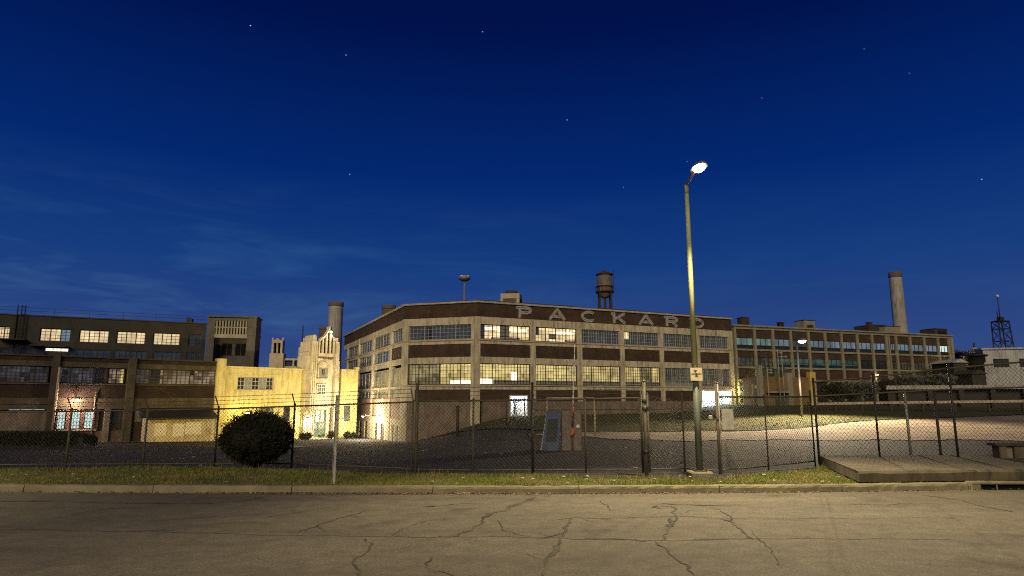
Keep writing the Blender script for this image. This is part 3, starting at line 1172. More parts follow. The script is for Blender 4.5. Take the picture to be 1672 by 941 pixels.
panes_top = {
    0: [(0.0, .10, M_['glass_blue']), ((.10, .40), (.16, .66), M_['lit_warm']), ((.10, .40), (.66, .82), M_['lit_strip']), ((.10, .40), (.82, 1), M_['lit_warm']),
        ((.10, .22), (0, .16), M_['lit_warm']), ((.22, .40), (0, .16), M_['lit_patchy']), (.40, .59, M_['panel_grey']), ((.59, 1), (.2, .64), M_['lit_warm']),
        ((.59, .95), (.64, .80), M_['lit_strip']), ((.95, 1), (.64, .80), M_['lit_warm']), ((.59, 1), (.80, 1), M_['lit_warm']), ((.59, .8), (0, .2), M_['lit_patchy']), ((.8, 1), (0, .2), M_['lit_yellow'])],
    1: [((0, .1), (.45, 1), M_['glass_blue']), ((0, .1), (0, .45), M_['lit_warm']), (.1, .33, M_['lit_warm']), ((.33, .5), (.2, .58), M_['panel_grey']),
        ((.33, .5), (.58, 1), M_['lit_warm']), ((.33, .5), (0, .2), M_['lit_warm']), ((.5, 1), (.18, .6), M_['lit_warm']), ((.5, .93), (.6, .78), M_['lit_strip']), ((.93, 1), (.6, .78), M_['lit_warm']), ((.5, 1), (.78, 1), M_['lit_warm']), ((.5, .72), (0, .18), M_['lit_warm']), ((.72, 1), (0, .18), M_['lit_patchy'])],
    2: [(0, 1, M_['glass_blue'])],
    3: [((0, .16), (.45, 1), M_['lit_warm']), ((0, .16), (0, .45), M_['glass_blue']), (.16, 1, M_['glass_blue'])],
    4: [(0, .45, M_['glass_blue']), (.45, .7, M_['lit_faint']), (.7, 1, M_['glass_blue'])],
    5: [(0, 1, M_['glass_blue'])]}
panes_low = {
    0: [((0, .27), (.0, .27), M_['lit_strip']), ((0, .27), (.27, 1), M_['lit_yellow']), ((.27, 1), (0, .22), M_['panel_grey']), ((.27, .62), (.22, 1), M_['lit_yellow']), ((.62, .74), (.22, .62), M_['lit_strip']), ((.62, .74), (.62, 1), M_['lit_yellow']), ((.74, 1), (.22, 1), M_['lit_yellow'])],
    1: [((0, 1), (0, .22), M_['panel_grey']), ((0, 1), (.22, 1), M_['lit_yellow'])],
    2: [((0, 1), (0, .22), M_['panel_grey']), ((0, 1), (.22, 1), M_['lit_yellow'])],
    3: [((0, 1), (0, .22), M_['panel_grey']), ((0, .45), (.22, 1), M_['lit_yellow']), ((.45, .8), (.22, 1), M_['lit_yellow_dim']), ((.8, 1), (.22, 1), M_['lit_yellow'])],
    4: [((0, 1), (0, .22), M_['panel_grey']), ((0, 1), (.22, 1), M_['lit_faint'])],
    5: [(0, .6, M_['lit_faint']), (.6, .75, M_['panel_grey']), (.75, 1, M_['lit_faint'])]}
for i in range(6):
    s0, s1 = pier[i][1], pier[i + 1][0]
    lab = None
    if i in (0, 1): lab = 'warmly lit upper window'
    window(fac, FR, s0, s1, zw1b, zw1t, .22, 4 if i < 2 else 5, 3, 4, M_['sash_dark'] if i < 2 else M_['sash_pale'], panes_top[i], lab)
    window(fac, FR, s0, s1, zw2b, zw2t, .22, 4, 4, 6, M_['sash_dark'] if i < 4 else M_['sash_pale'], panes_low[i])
    b2 = MB()
    b2.box(s0, s1, .09, .45, zb2b, zb2t)
    b2.build('brick_panel', M_['brick'], fac, FR.M)
    b3 = MB()
    lo = zlow
    if i == 0:
        b3.box(s0, dsL, .09, .45, lo, zb3t)
        b3.box(dsR, s1, .09, .45, lo, zb3t)
        b3.box(dsL, dsR, .09, .45, dz1, zb3t)
    elif i == 5:
        b3.box(s0, min(s1, FR.len), .09, .45, bz1, zb3t)
    else:
        b3.box(s0, s1, .09, .45, lo, zb3t)
    b3.build('brick_panel', M_['brick'], fac, FR.M)
conc['front'].build('concrete_frame', M_['concrete'], fac, FR.M)

# open lit doorway: white room behind, door frame, hanging things inside
dr = MB()
dr.box(dsL, dsL + .12, -.03, .45, dz0, dz1)
dr.box(dsR - .12, dsR, -.03, .45, dz0, dz1)
dr.box(dsL + .12, dsR - .12, -.03, .45, dz1 - .12, dz1)
dframe = dr.build('doorway', M_['paint_white'], fac, FR.M)
rm = MB()
rm.box(dsL, dsR, 1.5, 1.6, dz0, dz1)
rm.box(dsL - .1, dsL, .46, 1.6, dz0, dz1)
rm.box(dsR, dsR + .1, .46, 1.6, dz0, dz1)
rm.box(dsL, dsR, .46, 1.6, dz1, dz1 + .1)
rm.build('room_wall', M_['paint_white'], dframe, FR.M)
tb_ = MB()
tb_.box(dsL + .2, dsR - .2, .9, 1.1, dz1 - .08, dz1 - .02)
tb_.build('ceiling_tube', M_['lit_tube'], dframe, FR.M)
it = MB()
wD = dsR - dsL
it.box(dsL + wD * .34, dsL + wD * .39, 1.2, 1.3, dz0, dz0 + 1.7)
it.box(dsL + wD * .55, dsL + wD * .60, 1.1, 1.2, dz0 + .5, dz1 - .3)
it.box(dsL + wD * .55, dsL + wD * .68, 1.1, 1.2, dz0 + .5, dz0 + .6)
it.box(dsL + wD * .5, dsL + wD * .8, 1.2, 1.3, dz1 - .55, dz1 - .42)
it.build('coat_rail', M_['blue_dark'], dframe, FR.M)
it = MB()
it.plate([(dsL + wD * .1, dz0 + 1.0), (dsL + wD * .3, dz0 + .95), (dsL + wD * .33, dz0 + 1.3), (dsL + wD * .2, dz0 + 1.4), (dsL + wD * .08, dz0 + 1.3)], 1.38, 1.44)
it.build('notice', M_['paint_red'], dframe, FR.M)
lamp('doorway_light', 'POINT', FR.w((dsL + dsR) / 2, .85, dz1 - .45), 130, (.80, .92, 1.0), dframe, .15)

# lit loading bay at the far end
bay = MB()
bay.box(bsL, bsR, -.04, .3, bz1, bz1 + .16)
bay.box(bsL - .1, bsL, -.04, .3, bz0, bz1)
bay.box(bsR, bsR + .12, -.04, .3, bz0, bz1)
bayo = bay.build('loading_bay', M_['paint_white'], fac, FR.M)
rm = MB()
rm.box(bsL, bsR, 1.55, 1.65, bz0, bz1)
rm.box(bsL - .1, bsL, .31, 1.65, bz0, bz1)
rm.box(bsR, bsR + .1, .31, 1.65, bz0, bz1)
rm.box(bsL, bsR, .31, 1.65, bz1, bz1 + .1)
rm.build('room_wall', M_['paint_white'], bayo, FR.M)
for f in (.25, .72):
    tb_ = MB()
    tb_.box(bsL + (bsR - bsL) * f - .5, bsL + (bsR - bsL) * f + .5, .8, .95, bz1 - .08, bz1 - .02)
    tb_.build('ceiling_tube', M_['lit_tube'], bayo, FR.M)
    lamp('bay_light', 'POINT', FR.w(bsL + (bsR - bsL) * f, .85, bz1 - .5), 150, (.66, .88, 1.0), bayo, .15)
pl = MB()
for k in range(7):
    c = bsL + .5 + k * .22
    pl.box(c, c + .17, .5, .8, bz0, bz0 + .1 + .06 * (k % 3))
pl.build('planter', M_['paint_green'], bayo, FR.M)

# chamfered corner
Lc = FC.len
conc['corner'].box(0, .55, -.005, .5, GB, zp + .002)
conc['corner'].box(Lc - .62, Lc, -.005, .5, GB, zp + .002)
conc['corner'].build('concrete_frame', M_['concrete'], fac, FC.M)
s0, s1 = .55, Lc - .62
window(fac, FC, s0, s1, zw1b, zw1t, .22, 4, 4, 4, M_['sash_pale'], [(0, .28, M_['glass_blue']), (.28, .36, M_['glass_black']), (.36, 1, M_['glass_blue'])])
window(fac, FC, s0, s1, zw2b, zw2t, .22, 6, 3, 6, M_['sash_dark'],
       [((0, .36), (0, 1), M_['lit_yellow_dim']), ((.36, .52), (.15, 1), M_['lit_yellow_dim']), ((.36, .52), (0, .15), M_['panel_grey']),
        ((.52, .66), (0, 1), M_['lit_yellow']), ((.66, .82), (.2, 1), M_['lit_yellow']), ((.66, .82), (0, .2), M_['lit_strip']), ((.82, 1), (.2, 1), M_['lit_yellow']), ((.82, 1), (0, .2), M_['lit_strip'])])
for z0, z1 in ((zb2b, zb2t), (zlow, zb3t)):
    b2 = MB()
    b2.box(s0 + (0.75 if z0 == zlow else 0), s1, .09, .45, z0, z1)
    b2.build('brick_panel', M_['brick'], fac, FC.M)
b2 = MB()
b2.box(s0, s0 + .75, .05, .45, zlow, zb3t)
b2.build('infill_panel', M_['concrete'], fac, FC.M)
b2 = MB()
b2.box(s0, s1, -.01, .5, GB, zlow)
b2.build('base_wall', M_['base_wall'], fac, FC.M)

# side front: tall windows, brick ground floor with door openings
Ls = FS.len
pxs = [660, 636.5, 607.5, 584, 566]
sp = [FS.s(p, 600) for p in pxs]
sp = [Ls] + sp[1:]
step = sp[2] - sp[3]
while sp[-1] > 6:
    sp.append(sp[-1] - step)
sc_ = conc['side']
zt_lo = FS.z(640, 648)
for i, s in enumerate(sp):
    sc_.box(max(0, s - (.5 if i == 0 else .32)), min(Ls, s + (.0 if i == 0 else .32)), 0, .5, GB, zp + .002)
sc_.box(0, Ls, .035, .5, FS.z(640, 690), FS.z(640, 684))
sc_.build('concrete_frame', M_['concrete'], fac, FS.M)
zmid = zb2t
for i in range(len(sp) - 1):
    b, a = sp[i] - (.5 if i == 0 else .32), sp[i + 1] + .32
    if b - a < .8: continue
    window(fac, FS, a, b, zw1b, zw1t, .22, 2, 3, 4, M_['sash_pale'], [(0, 1, M_['glass_blue'] if i % 2 == 0 else M_['glass_grey'])])
    if i == 0:
        b2 = MB()
        b2.box(a, b, .09, .45, zb2b - .5, zb2t)
        b2.build('brick_panel', M_['brick'], fac, FS.M)
        b2 = MB()
        b2.box(a, b, .08, .45, zw2t, zb2b - .5)
        b2.build('brick_panel', M_['brick'], fac, FS.M)
    else:
        window(fac, FS, a, b, zb2b - .6, zb2t, .22, 2, 3, 5, M_['sash_pale'], [(0, 1, M_['glass_grey'] if i != 1 else M_['glass_blue'])])
    zl_ = zw2b - 1.2
    window(fac, FS, a, b, zl_, zw2t - .25, .2, 2, 2, 4, M_['sash_pale'], [(0, 1, M_['lit_yellow_dim'] if i < 2 else M_['glass_grey'])])
    b2 = MB()
    b2.box(a, b, .1, .45, FS.z(640, 684), zl_)
    b2.build('brick_panel', M_['brick_wash'], fac, FS.M)
    # ground floor: pale wall with two dark doors
    zt_ = FS.z(640, 690)
    w3 = (b - a) / 5
    b2 = MB()
    for k in (0, 2, 4): b2.box(a + k * w3, a + (k + 1) * w3, .06, .45, GB, zt_)
    for k in (1, 3): b2.box(a + k * w3, a + (k + 1) * w3, .06, .45, zt_ - .25, zt_)
    b2.build('ground_floor_wall', M_['concrete'], fac, FS.M)
    for k in (1, 3):
        b2 = MB()
        b2.box(a + k * w3, a + (k + 1) * w3, .2, .3, GB, zt_ - .25)
        b2.box(a + k * w3 + .1, a + (k + 1) * w3 - .1, .17, .2, zt_ - 1.6, zt_ - .5)
        b2.build('door', M_['metal_dark'], fac, FS.M)

# parapet letters, each a part of the building: broad metal letters with a tube line along each stroke
def arc(cx, cz, rx, rz, a0, a1, n=14):
    return [(cx + rx * math.cos(R(a0 + (a1 - a0) * i / n)), cz + rz * math.sin(R(a0 + (a1 - a0) * i / n))) for i in range(n + 1)]


GLY = {
    'P': [[(.22, 0), (.22, 1)], [(.0, .93), (.62, .93)] + arc(.62, .70, .32, .23, 90, -90) + [(.22, .47)]],
    'A': [[(.02, 0), (.5, 1)], [(.98, 0), (.5, 1)], [(.24, .30), (.76, .30)]],
    'C': [arc(.52, .5, .44, .44, 48, 312, 22)],
    'K': [[(.2, 0), (.2, 1)], [(.0, .94), (.2, .94)], [(.2, .38), (.92, 1)], [(.45, .60), (.95, 0)]],
    'R': [[(.2, 0), (.2, 1)], [(.0, .93), (.62, .93)] + arc(.62, .71, .3, .22, 90, -90) + [(.2, .49)], [(.55, .49), (.92, 0)]],
    'D': [[(.2, 0), (.2, 1)], [(.0, .93), (.45, .93)] + arc(.45, .5, .48, .43, 90, -90, 18) + [(.0, .07)]],
}
LET = [('P', 843, 868, 500, 520), ('A', 897, 922.5, 504, 524.5), ('C', 949, 973.5, 507.5, 527), ('K', 998, 1021.5, 510.5, 530),
       ('A', 1043, 1066, 514, 533), ('R', 1084.5, 1106.5, 516, 535), ('D', 1126, 1148.5, 518, 537)]
zl0 = sum(FR.z((a + b) / 2, d) for _, a, b, c, d in LET) / 7
zl1 = sum(FR.z((a + b) / 2, c) for _, a, b, c, d in LET) / 7
for ch, a, b, _, _ in LET:
    s0, s1 = FR.s(a, 520), FR.s(b, 520)
    W, H = s1 - s0, zl1 - zl0
    m = MB()
    tbm = MB()
    for stk in GLY[ch]:
        P = [(s0 + x * W, zl0 + .1 + z * (H - .2)) for x, z in stk]
        m.stroke(P, .30, -.03, .058)
        for off in (-.085, .085):
            tbm.stroke([(p[0] + off * .7, p[1] + off) for p in P], .035, -.055, -.031)
    lo = m.build('letter', M_['letter'], fac, FR.M)
    tbm.build('neon_tube', M_['letter_tube'], lo, FR.M)

# rooftop unit near the corner
hv = at(834, 494, 66)
hz = hv.z - .6
t = thing('rooftop_unit', 'boxy pale ventilation unit with louvres and round dark fan on the factory roof', 'rooftop unit', (hv.x, hv.y, hz))
H = Fac((hv.x - 1.0, hv.y - .6), (hv.x + .8, hv.y - .9))
hh = at(834, 481, 66).z
m = MB()
m.box(-.1, 1.95, -.0, 1.9, hz, hz + .35)
m.build('plinth', M_['hvac'], t, H.M)
m = MB()
m.box(-.05, 1.9, .03, 1.85, hz + .35, hh)
for a, b in ((.2, .0),): pass
m.build('casing', M_['hvac'], t, H.M)
m = MB()
for k in range(5): m.box(.2, 1.6, -.01, .03, hz + .5 + k * .09, hz + .55 + k * .09)
m.build('louvre', M_['metal_dark'], t, H.M)
m = MB()
for k in range(5): m.box(1.9, 1.93, .25, 1.6, hz + .5 + k * .09, hz + .55 + k * .09)
m.build('louvre', M_['metal_dark'], t, H.M)
m = MB()
m.lathe([(.62, 0), (.66, .1), (.66, .32), (.5, .38)], 20, (.92, .95, hh))
m.build('fan_cowl', M_['metal_dark'], t, H.M)

# ------------------------------------------------------------------ right wing
E = at(1197, 530, 71.3)
ZW = E.z
Fp = atz(1553, 547.5, ZW)
FW = Fac(E, Fp)
Lw = FW.len
wing = thing('factory_wing', 'long factory wing of thin pale piers and dull windows, right of the lettered front', 'factory',
             (E.x, E.y, gz(E.x, E.y)))
wz = lambda py: FW.z(1215, py)
t0, r1t, r1w, r1b, r1e, f1, r2w, r2b, f2, r3, gw = [wz(v) for v in (534.8, 537.5, 551.5, 563.5, 569.5, 572.5, 583, 598.5, 601.5, 619, 622.5)]
m = MB()
bk = [FW.w(.1, .55, 0), FW.w(Lw - .1, .55, 0), FW.w(Lw - .1, 22, 0), FW.w(.1, 22, 0)]
m.prism([(p.x, p.y) for p in bk], 0, ZW - .3)
m.build('core_wall', M_['brick'], wing, ID)
m = MB()
m.box(-.2, Lw + .15, -.22, .6, ZW - .16, ZW)
m.box(-.1, Lw + .1, -.06, .56, t0, ZW - .16)
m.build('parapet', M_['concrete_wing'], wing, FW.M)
ppx = [1201.5, 1233.6, 1263.7, 1292.8, 1322, 1349, 1375.6, 1401.5, 1425.8, 1449, 1464.7, 1488, 1511, 1533.5, 1551]
ps = [FW.s(p, 580) for p in ppx]
m = MB()
for i, s in enumerate(ps):
    h = .14
    m.box(s - h, s + h, -.12, .5, 0.3, t0 - .02)
m.box(ps[9] + .34, ps[9] + .52, -.11, .5, 0.3, t0 - .025)
for a, b in ((r1t, t0 - .03), (f1, r1e), (f2, r2b), (gw, r3)):
    m.box(0, Lw, -.08, .5, a, b)
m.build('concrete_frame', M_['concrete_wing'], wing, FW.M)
mats_a = ['lit_teal', 'lit_teal', 'lit_bluegrey', 'glass_grey', 'lit_bluegrey', 'lit_bluegrey', 'lit_bluegrey', 'lit_bluegrey', 'lit_bluegrey', 'lit_bluegrey', 'lit_bluegrey', 'lit_bluegrey', 'lit_bluegrey', 'lit_white']
mats_b = ['lit_faint', 'lit_faint', 'lit_green', 'lit_green', 'lit_green', 'lit_green', 'lit_green', 'glass_black', 'glass_black', 'glass_grey', 'glass_grey', 'glass_grey', 'lit_faint', 'lit_faint']
for i in range(len(ps) - 1):
    a, b = ps[i] + .14, ps[i + 1] - .14
    if i == 9: a += .38
    for z0, z1 in ((r1w, r1t), (r2w, f1), (r3, f2)):
        q = MB()
        q.box(a, b, .05, .5, z0, z1)
        q.build('brick_panel', M_['brick'], wing, FW.M)
    window(wing, FW, a, b, r1b, r1w, .15, 3, 1, 1, M_['sash_dark'], [(0, 1, M_[mats_a[i]])], heavy=.04)
    window(wing, FW, a, b, r1e, r1b, .15, 3, 2, 1, M_['sash_dark'], [(0, 1, M_['glass_black'])], heavy=.04)
    if mats_b[i] == 'lit_green':
        window(wing, FW, a, b, r2b, r2w, .15, 3, 1, 2, M_['sash_dark'], [((0, 1), (0, .3), M_['glass_black']), ((0, 1), (.3, 1), M_['lit_green'])], heavy=.04)
    else:
        window(wing, FW, a, b, r2b, r2w, .15, 4, 1, 2, M_['sash_dark'], [(0, 1, M_[mats_b[i]])], heavy=.04)
    window(wing, FW, a, b, 1.0, gw, .15, 3, 2, 3, M_['sash_dark'], [(0, 1, M_['lit_faint'] if i < 2 else M_['glass_black'])], heavy=.05)
# right-hand end wall pier
m = MB()
m.box(Lw - .3, Lw + .1, -.1, .56, .3, ZW - .17)
m.build('end_pier', M_['concrete_wing'], wing, FW.M)
# rooftop pieces of the wing


def roof_box(name, label, px0, px1, py0, py1, back, dep, m, extra=None):
    s0, s1 = FW.s(px0, py0, back), FW.s(px1, py0, back)
    z1 = FW.z((px0 + px1) / 2, py0, back)
    z0 = ZW - .32
    p = FW.w((s0 + s1) / 2, back + dep / 2, z0)
    t = thing(name, label, name.replace('_', ' '), p)
    q = MB()
    q.bevel_box(s0, s1, back, back + dep, z0, z1, min(.08, (s1 - s0) * .1))
    q.build('casing', m, t, FW.M)
    if extra: extra(t, s0, s1, z0, z1, back, dep)
    return t


def lid(t, s0, s1, z0, z1, back, dep):
    q = MB()
    q.box(s0 - .04, s1 + .04, back - .04, back + dep + .04, z1 + .002, z1 + .07)
    q.build('cap', M_['metal_dark'], t, FW.M)


def louv(t, s0, s1, z0, z1, back, dep):
    lid(t, s0, s1, z0, z1, back, dep)
    q = MB()
    for k in range(4):
        h = z0 + .45 + k * .16
        if h < z1 - .15: q.box(s0 + .4, s1 - .35, back - .03, back, h, h + .1)
    q.build('louvre', M_['black'], t, FW.M)


roof_box('roof_vent', 'small dark mushroom vent on the roof where wing meets lettered front', 1212, 1224, 519, 526, 2, 1.0, M_['metal_dark'], lid)
roof_box('roof_hatch', 'low black hatch in the middle of the wing roof edge', 1274, 1280, 527, 530, 2, .6, M_['metal_black'], lid)
roof_box('plant_room', 'square pale plant room with a dark opening above the wing roof', 1313, 1331, 523.5, 533, 2, 1.6, M_['concrete_wing'], louv)
roof_box('penthouse', 'low dark penthouse on the wing roof at the foot of the chimney', 1424, 1446, 531.5, 540, 6, 3, M_['concrete_dark'], lid)
roof_box('gable_house', 'pale roof house with an opening beside the leaning chimney', 1446, 1470, 533.5, 542, 5, 3, M_['concrete_wing'], louv)
roof_box('chimney_stub', 'short square brick stack at the left of the wing penthouse', 1419, 1424.5, 527, 540, 5, .6, M_['brick'], lid)
roof_box('lift_house', 'small brick lift house over the right end of the wing roof', 1527, 1547, 537.5, 547, 1.2, 2.2, M_['brick'], louv)

# ------------------------------------------------------------------ chimneys, water tower, mast light


def chimney(label, px0, px1, ptop, Y, zb, m, taper=1.08, lean=0, collar=True):
    c = at((px0 + px1) / 2, ptop, Y)
    r = (px1 - px0) / 2 / F_PX * Y * 1.0
    t = thing('chimney', label, 'chimney', (c.x, c.y, zb), None)
    h = c.z - zb
    q = MB()
    q.lathe([(r * taper, 0), (r * (1 + (taper - 1) * .5), h * .5), (r, h * .93), (r, h - .01)], 28, (c.x, c.y, zb))
    q.build('stack', m, t, ID)
    q = MB()
    q.lathe([(r * 1.02, h * .96), (r * 1.06, h * .965), (r * 1.06, h), (r * .8, h + .02)], 28, (c.x, c.y, zb))
    q.build('rim', M_['chimney_brick'], t, ID)
    return t


chimney('wide grey cylindrical stack rising behind the floodlit entrance tower', 537.5, 560.5, 494, 100, 0, M_['chimney'])
chimney('short wide brownish stack behind the sloping roofline of the lettered factory', 624, 646, 499, 105, 0, M_['chimney_brick'])
chimney('squat dark drum stack just left of the wide grey stack', 522, 541, 534, 95, 0, M_['chimney_brick'])
chimney('tall slender concrete chimney standing beyond the right end of the wing', 1451.5, 1470.5, 445, 105, 0, M_['chimney'], 1.22)

wt = at(988, 500, 120)
wb = thing('water_tower', 'riveted steel water tower with conical roof and round belly, behind the factory roof', 'water tower', (wt.x, wt.y, .7))
pz = lambda py: at(988, py, 120).z
pr = lambda px: px / F_PX * 120
q = MB()
zb_, zc_ = pz(477), pz(449)
q.lathe([(pr(2), pz(488)), (pr(5), pz(486.5)), (pr(9), pz(483)), (pr(11.3), pz(478.5)), (pr(11.8), zb_), (pr(12.3), pz(476)), (pr(12.3), zc_)], 28, (wt.x, wt.y, 0))
q.build('tank', M_['tank'], wb, ID)
q = MB()
q.lathe([(pr(14.2), zc_ - .1), (pr(14), zc_ + .15), (pr(7), pz(445)), (pr(1.2), pz(443)), (pr(.5), pz(441))], 28, (wt.x, wt.y, 0))
q.build('roof', M_['metal_dark'], wb, ID)
q = MB()
q.lathe([(pr(12.4), zb_ - .15), (pr(15), zb_ - .15), (pr(15), zb_ + .1), (pr(12.4), zb_ + .1)], 28, (wt.x, wt.y, 0))
for k in range(16):
    a = 2 * math.pi * k / 16
    q.tube((wt.x + pr(14.7) * math.cos(a), wt.y + pr(14.7) * math.sin(a), zb_), (wt.x + pr(14.7) * math.cos(a), wt.y + pr(14.7) * math.sin(a), zb_ + 1), .04, 4)
q.lathe([(pr(14.6), zb_ + .95), (pr(14.9), zb_ + .95), (pr(14.9), zb_ + 1.03), (pr(14.6), zb_ + 1.03)], 28, (wt.x, wt.y, 0))
q.build('balcony', M_['metal_dark'], wb, ID)
q = MB()
q.lathe([(pr(2.2), .7), (pr(2.2), pz(487))], 12, (wt.x, wt.y, 0))
q.build('riser_pipe', M_['metal_dark'], wb, ID)
legs = []
for sx, sy in ((-1, -1), (1, -1), (1, 1), (-1, 1)):
    top = Vector((wt.x + sx * pr(9), wt.y + sy * pr(9), zb_))
    bot = Vector((wt.x + sx * pr(12.5), wt.y + sy * pr(12.5), .7))
    q = MB()
    q.tube(top, bot, .16, 6)
    q.build('leg', M_['metal_dark'], wb, ID)
    legs.append((top, bot))
q = MB()
for i in range(4):
    a, b = legs[i], legs[(i + 1) % 4]
    for f0, f1 in ((.1, .45), (.45, .1), (.45, .8), (.8, .45)):
        q.tube(a[0].lerp(a[1], f0), b[0].lerp(b[1], f1), .04, 4)
q.build('bracing', M_['metal_dark'], wb, ID)
q = MB()
q.tube((wt.x + pr(13.7), wt.y - 1, zb_), (wt.x + pr(13.7), wt.y - 1, pz(441)), .07, 5)
q.build('ladder', M_['metal_dark'], wb, ID)

ml = at(758.5, 454, 95)
t = thing('mast_light', 'tall thin lighting mast with a ring of floodlights at its top, behind the factory', 'mast light', (ml.x, ml.y, 0))
q = MB()
q.tube((ml.x, ml.y, 0), (ml.x, ml.y, ml.z), .28, 10, .12)
q.build('pole', M_['metal_galv'], t, ID)
q = MB()
q.lathe([(.15, -.5), (.5, -.45), (.85, -.2), (.95, .0), (.85, .12), (.4, .2)], 20, (ml.x, ml.y, ml.z))
q.build('ring', M_['metal_galv'], t, ID)
for k in range(8):
    a = 2 * math.pi * k / 8 + .2
    q = MB()
    c = Vector((ml.x + .62 * math.cos(a), ml.y + .62 * math.sin(a), ml.z + .16))
    q.lathe([(.12, -.1), (.24, -.06), (.24, .08), (.12, .16)], 10, tuple(c))
    q.build('floodlight', M_['paint_white'] if k % 2 else M_['metal_galv'], t, ID)

# ------------------------------------------------------------------ left: brick building + stucco building on one street line
Q0 = at(355, 590, 62.0)
ZB = Q0.z
P0 = atz(-60, 574.7, ZB)
FL = Fac(P0, Q0)
Lb = FL.len
lz = lambda px, py: FL.z(px, py)
brick = thing('brick_building', 'two storey sooty brick workshop with rusty pillars and patched steel windows', 'building', (Q0.x, Q0.y, gz(Q0.x, Q0.y)))
m = MB()
pts = [FL.w(0, .6, 0), FL.w(Lb - .1, .6, 0), FL.w(Lb - .1, 7, 0), FL.w(0, 7, 0)]
m.prism([(p.x, p.y) for p in pts], -3, ZB - .25)
m.build('core_wall', M_['brick_left'], brick, ID)
zr = [lz(280, v) for v in (596, 603.5, 628.5, 650, 667)]
m = MB()
m.box(0, Lb, -.02, .55, zr[0] + .003, ZB - .12)
m.build('parapet', M_['brick_left'], brick, FL.M)
m = MB()
m.box(-.1, Lb, -.12, .6, ZB - .12, ZB)
m.build('coping', M_['roofedge'], brick, FL.M)
m = MB()
m.box(0, Lb, -.06, .55, zr[1], zr[0])
m.box(0, Lb, -.10, .55, zr[2] - .1, zr[2] - .003)
m.box(0, Lb, -.08, .55, zr[4], zr[3])
m.box(0, Lb, -.14, .0, (zr[3] + zr[4]) / 2 - .05, (zr[3] + zr[4]) / 2 + .08)
m.build('concrete_band', M_['concrete_band'], brick, FL.M)
m = MB()
m.box(0, Lb, .0, .55, zr[3], zr[2] - .1)
m.build('spandrel', M_['brick_left'], brick, FL.M)
# pillars
for a, b in ((80, 92), (205, 218)):
    s0, s1 = FL.s(a, 640), FL.s(b, 640)
    m = MB()
    m.box(s0, s1, -.28, .5, -3, ZB + .05)
    m.build('pillar', M_['concrete_band'], brick, FL.M)
    for _ in range(0): pass
s0, s1 = FL.s(352, 640), Lb
m = MB()
m.box(Lb - .05, Lb + .75, -.3, .5, -3, ZB + .25)
m.build('pillar', M_['stucco'], brick, FL.M)
# upper windows
for a, b, sec, cols, panes in (
        (-40, 79, 5, 3, [(0, 1, 'lit_patchy_dim')]),
        (95, 173, 4, 3, [(0, .72, 'lit_patchy_dim'), (.72, 1, 'glass_black')]),
        (176, 204, 2, 2, [(0, .72, 'lit_patchy'), (.72, 1, 'lit_yellow')]),
        (221, 352, 6, 3, [(0, .18, 'lit_patchy_dim'), (.18, .3, 'glass_black'), (.3, .66, 'lit_patchy'), ((.66, .72), (0, .65), 'lit_patchy'), ((.66, .72), (.65, 1), 'glass_black'), (.72, 1, 'lit_patchy')])):
    s0, s1 = FL.s(a, 615), FL.s(b, 615)
    P = [(p[0], p[1], M_[p[2]]) for p in panes]
    window(brick, FL, s0, s1, zr[2], zr[1], .12, sec, cols, 5, M_['sash_dark'], P, heavy=.1, thin=.045)
# fill between upper windows
for a, b in ((173, 176), (92, 95), (218, 221)):
    m = MB()
    m.box(FL.s(a, 615), FL.s(b, 615), -.02, .5, zr[2], zr[1])
    m.build('window_pier', M_['brick_left'], brick, FL.M)
# ground floor
gz_ = -3.0
zl_t, zl_b = lz(120, 672), lz(120, 701)
s_ = lambda px: FL.s(px, 690)
openings = [(-30, 8), (91, 107), (115, 131), (137, 152), (180, 194)]
m = MB()
m.box(s_(94), s_(91), -.01, .5, gz_, zr[4])
m.box(s_(91), s_(160), -.01, .5, gz_, zl_b)
m.box(s_(91), s_(160), -.01, .5, zl_t, zr[4])
for a, b in ((107, 115), (131, 137), (152, 160)):
    m.box(s_(a), s_(b), -.01, .5, zl_b, zl_t)
m.box(s_(160), s_(205), -.0, .5, gz_, zl_b - .2)
m.build('ground_floor_wall', M_['brick_red'], brick, FL.M)
for a, b in ((91, 107), (115, 131), (137, 152)):
    window(brick, FL, s_(a), s_(b), zl_b, zl_t, .15, 1, 3, 5, M_['sash_dark'], [(0, 1, M_['lit_white'])], label='brightly lit ground floor window', heavy=.06)
m = MB()
m.box(s_(88), s_(158), -.12, -.012, zl_b - .16, zl_b - .03)
m.build('sill', M_['coping'], brick, FL.M)
window(brick, FL, s_(162), s_(204), zl_b - .2, zr[4], .2, 3, 2, 3, M_['sash_dark'], [(0, 1, M_['glass_black'])])
m = MB()
m.box(s_(169), s_(178), -.2, .5, gz_, zr[4] - .02)
m.build('pillar', M_['base_wall'], brick, FL.M)
window(brick, FL, s_(219), s_(352), lz(230, 690), zr[4], .2, 6, 2, 3, M_['sash_dark'], [(0, 1, M_['lit_patchy_dim'])])
m = MB()
m.box(s_(219), s_(352), .0, .5, gz_, lz(230, 690))
m.build('ground_floor_wall', M_['brick_left'], brick, FL.M)
# far left loading front with a lit transom
m = MB()
m.box(0, s_(79), .05, .5, gz_, lz(40, 671))
m.build('shutter', M_['base_wall'], brick, FL.M)
window(brick, FL, s_(10), s_(72), lz(40, 671), lz(40, 663), .12, 3, 1, 1, M_['sash_dark'], [(0, 1, M_['lit_white'])], label='thin lit transom over the shutter')
m = MB()
m.box(s_(10), s_(72), -.05, .3, lz(40, 663) + .002, lz(40, 652))
m.build('lintel', M_['paint_yellow'], brick, FL.M)
for a, b in ((-30, 10), (72, 80)):
    m = MB()
    m.box(s_(a), s_(b), .02, .45, lz(40, 671), zr[4])
    m.build('window_pier', M_['brick_left'], brick, FL.M)
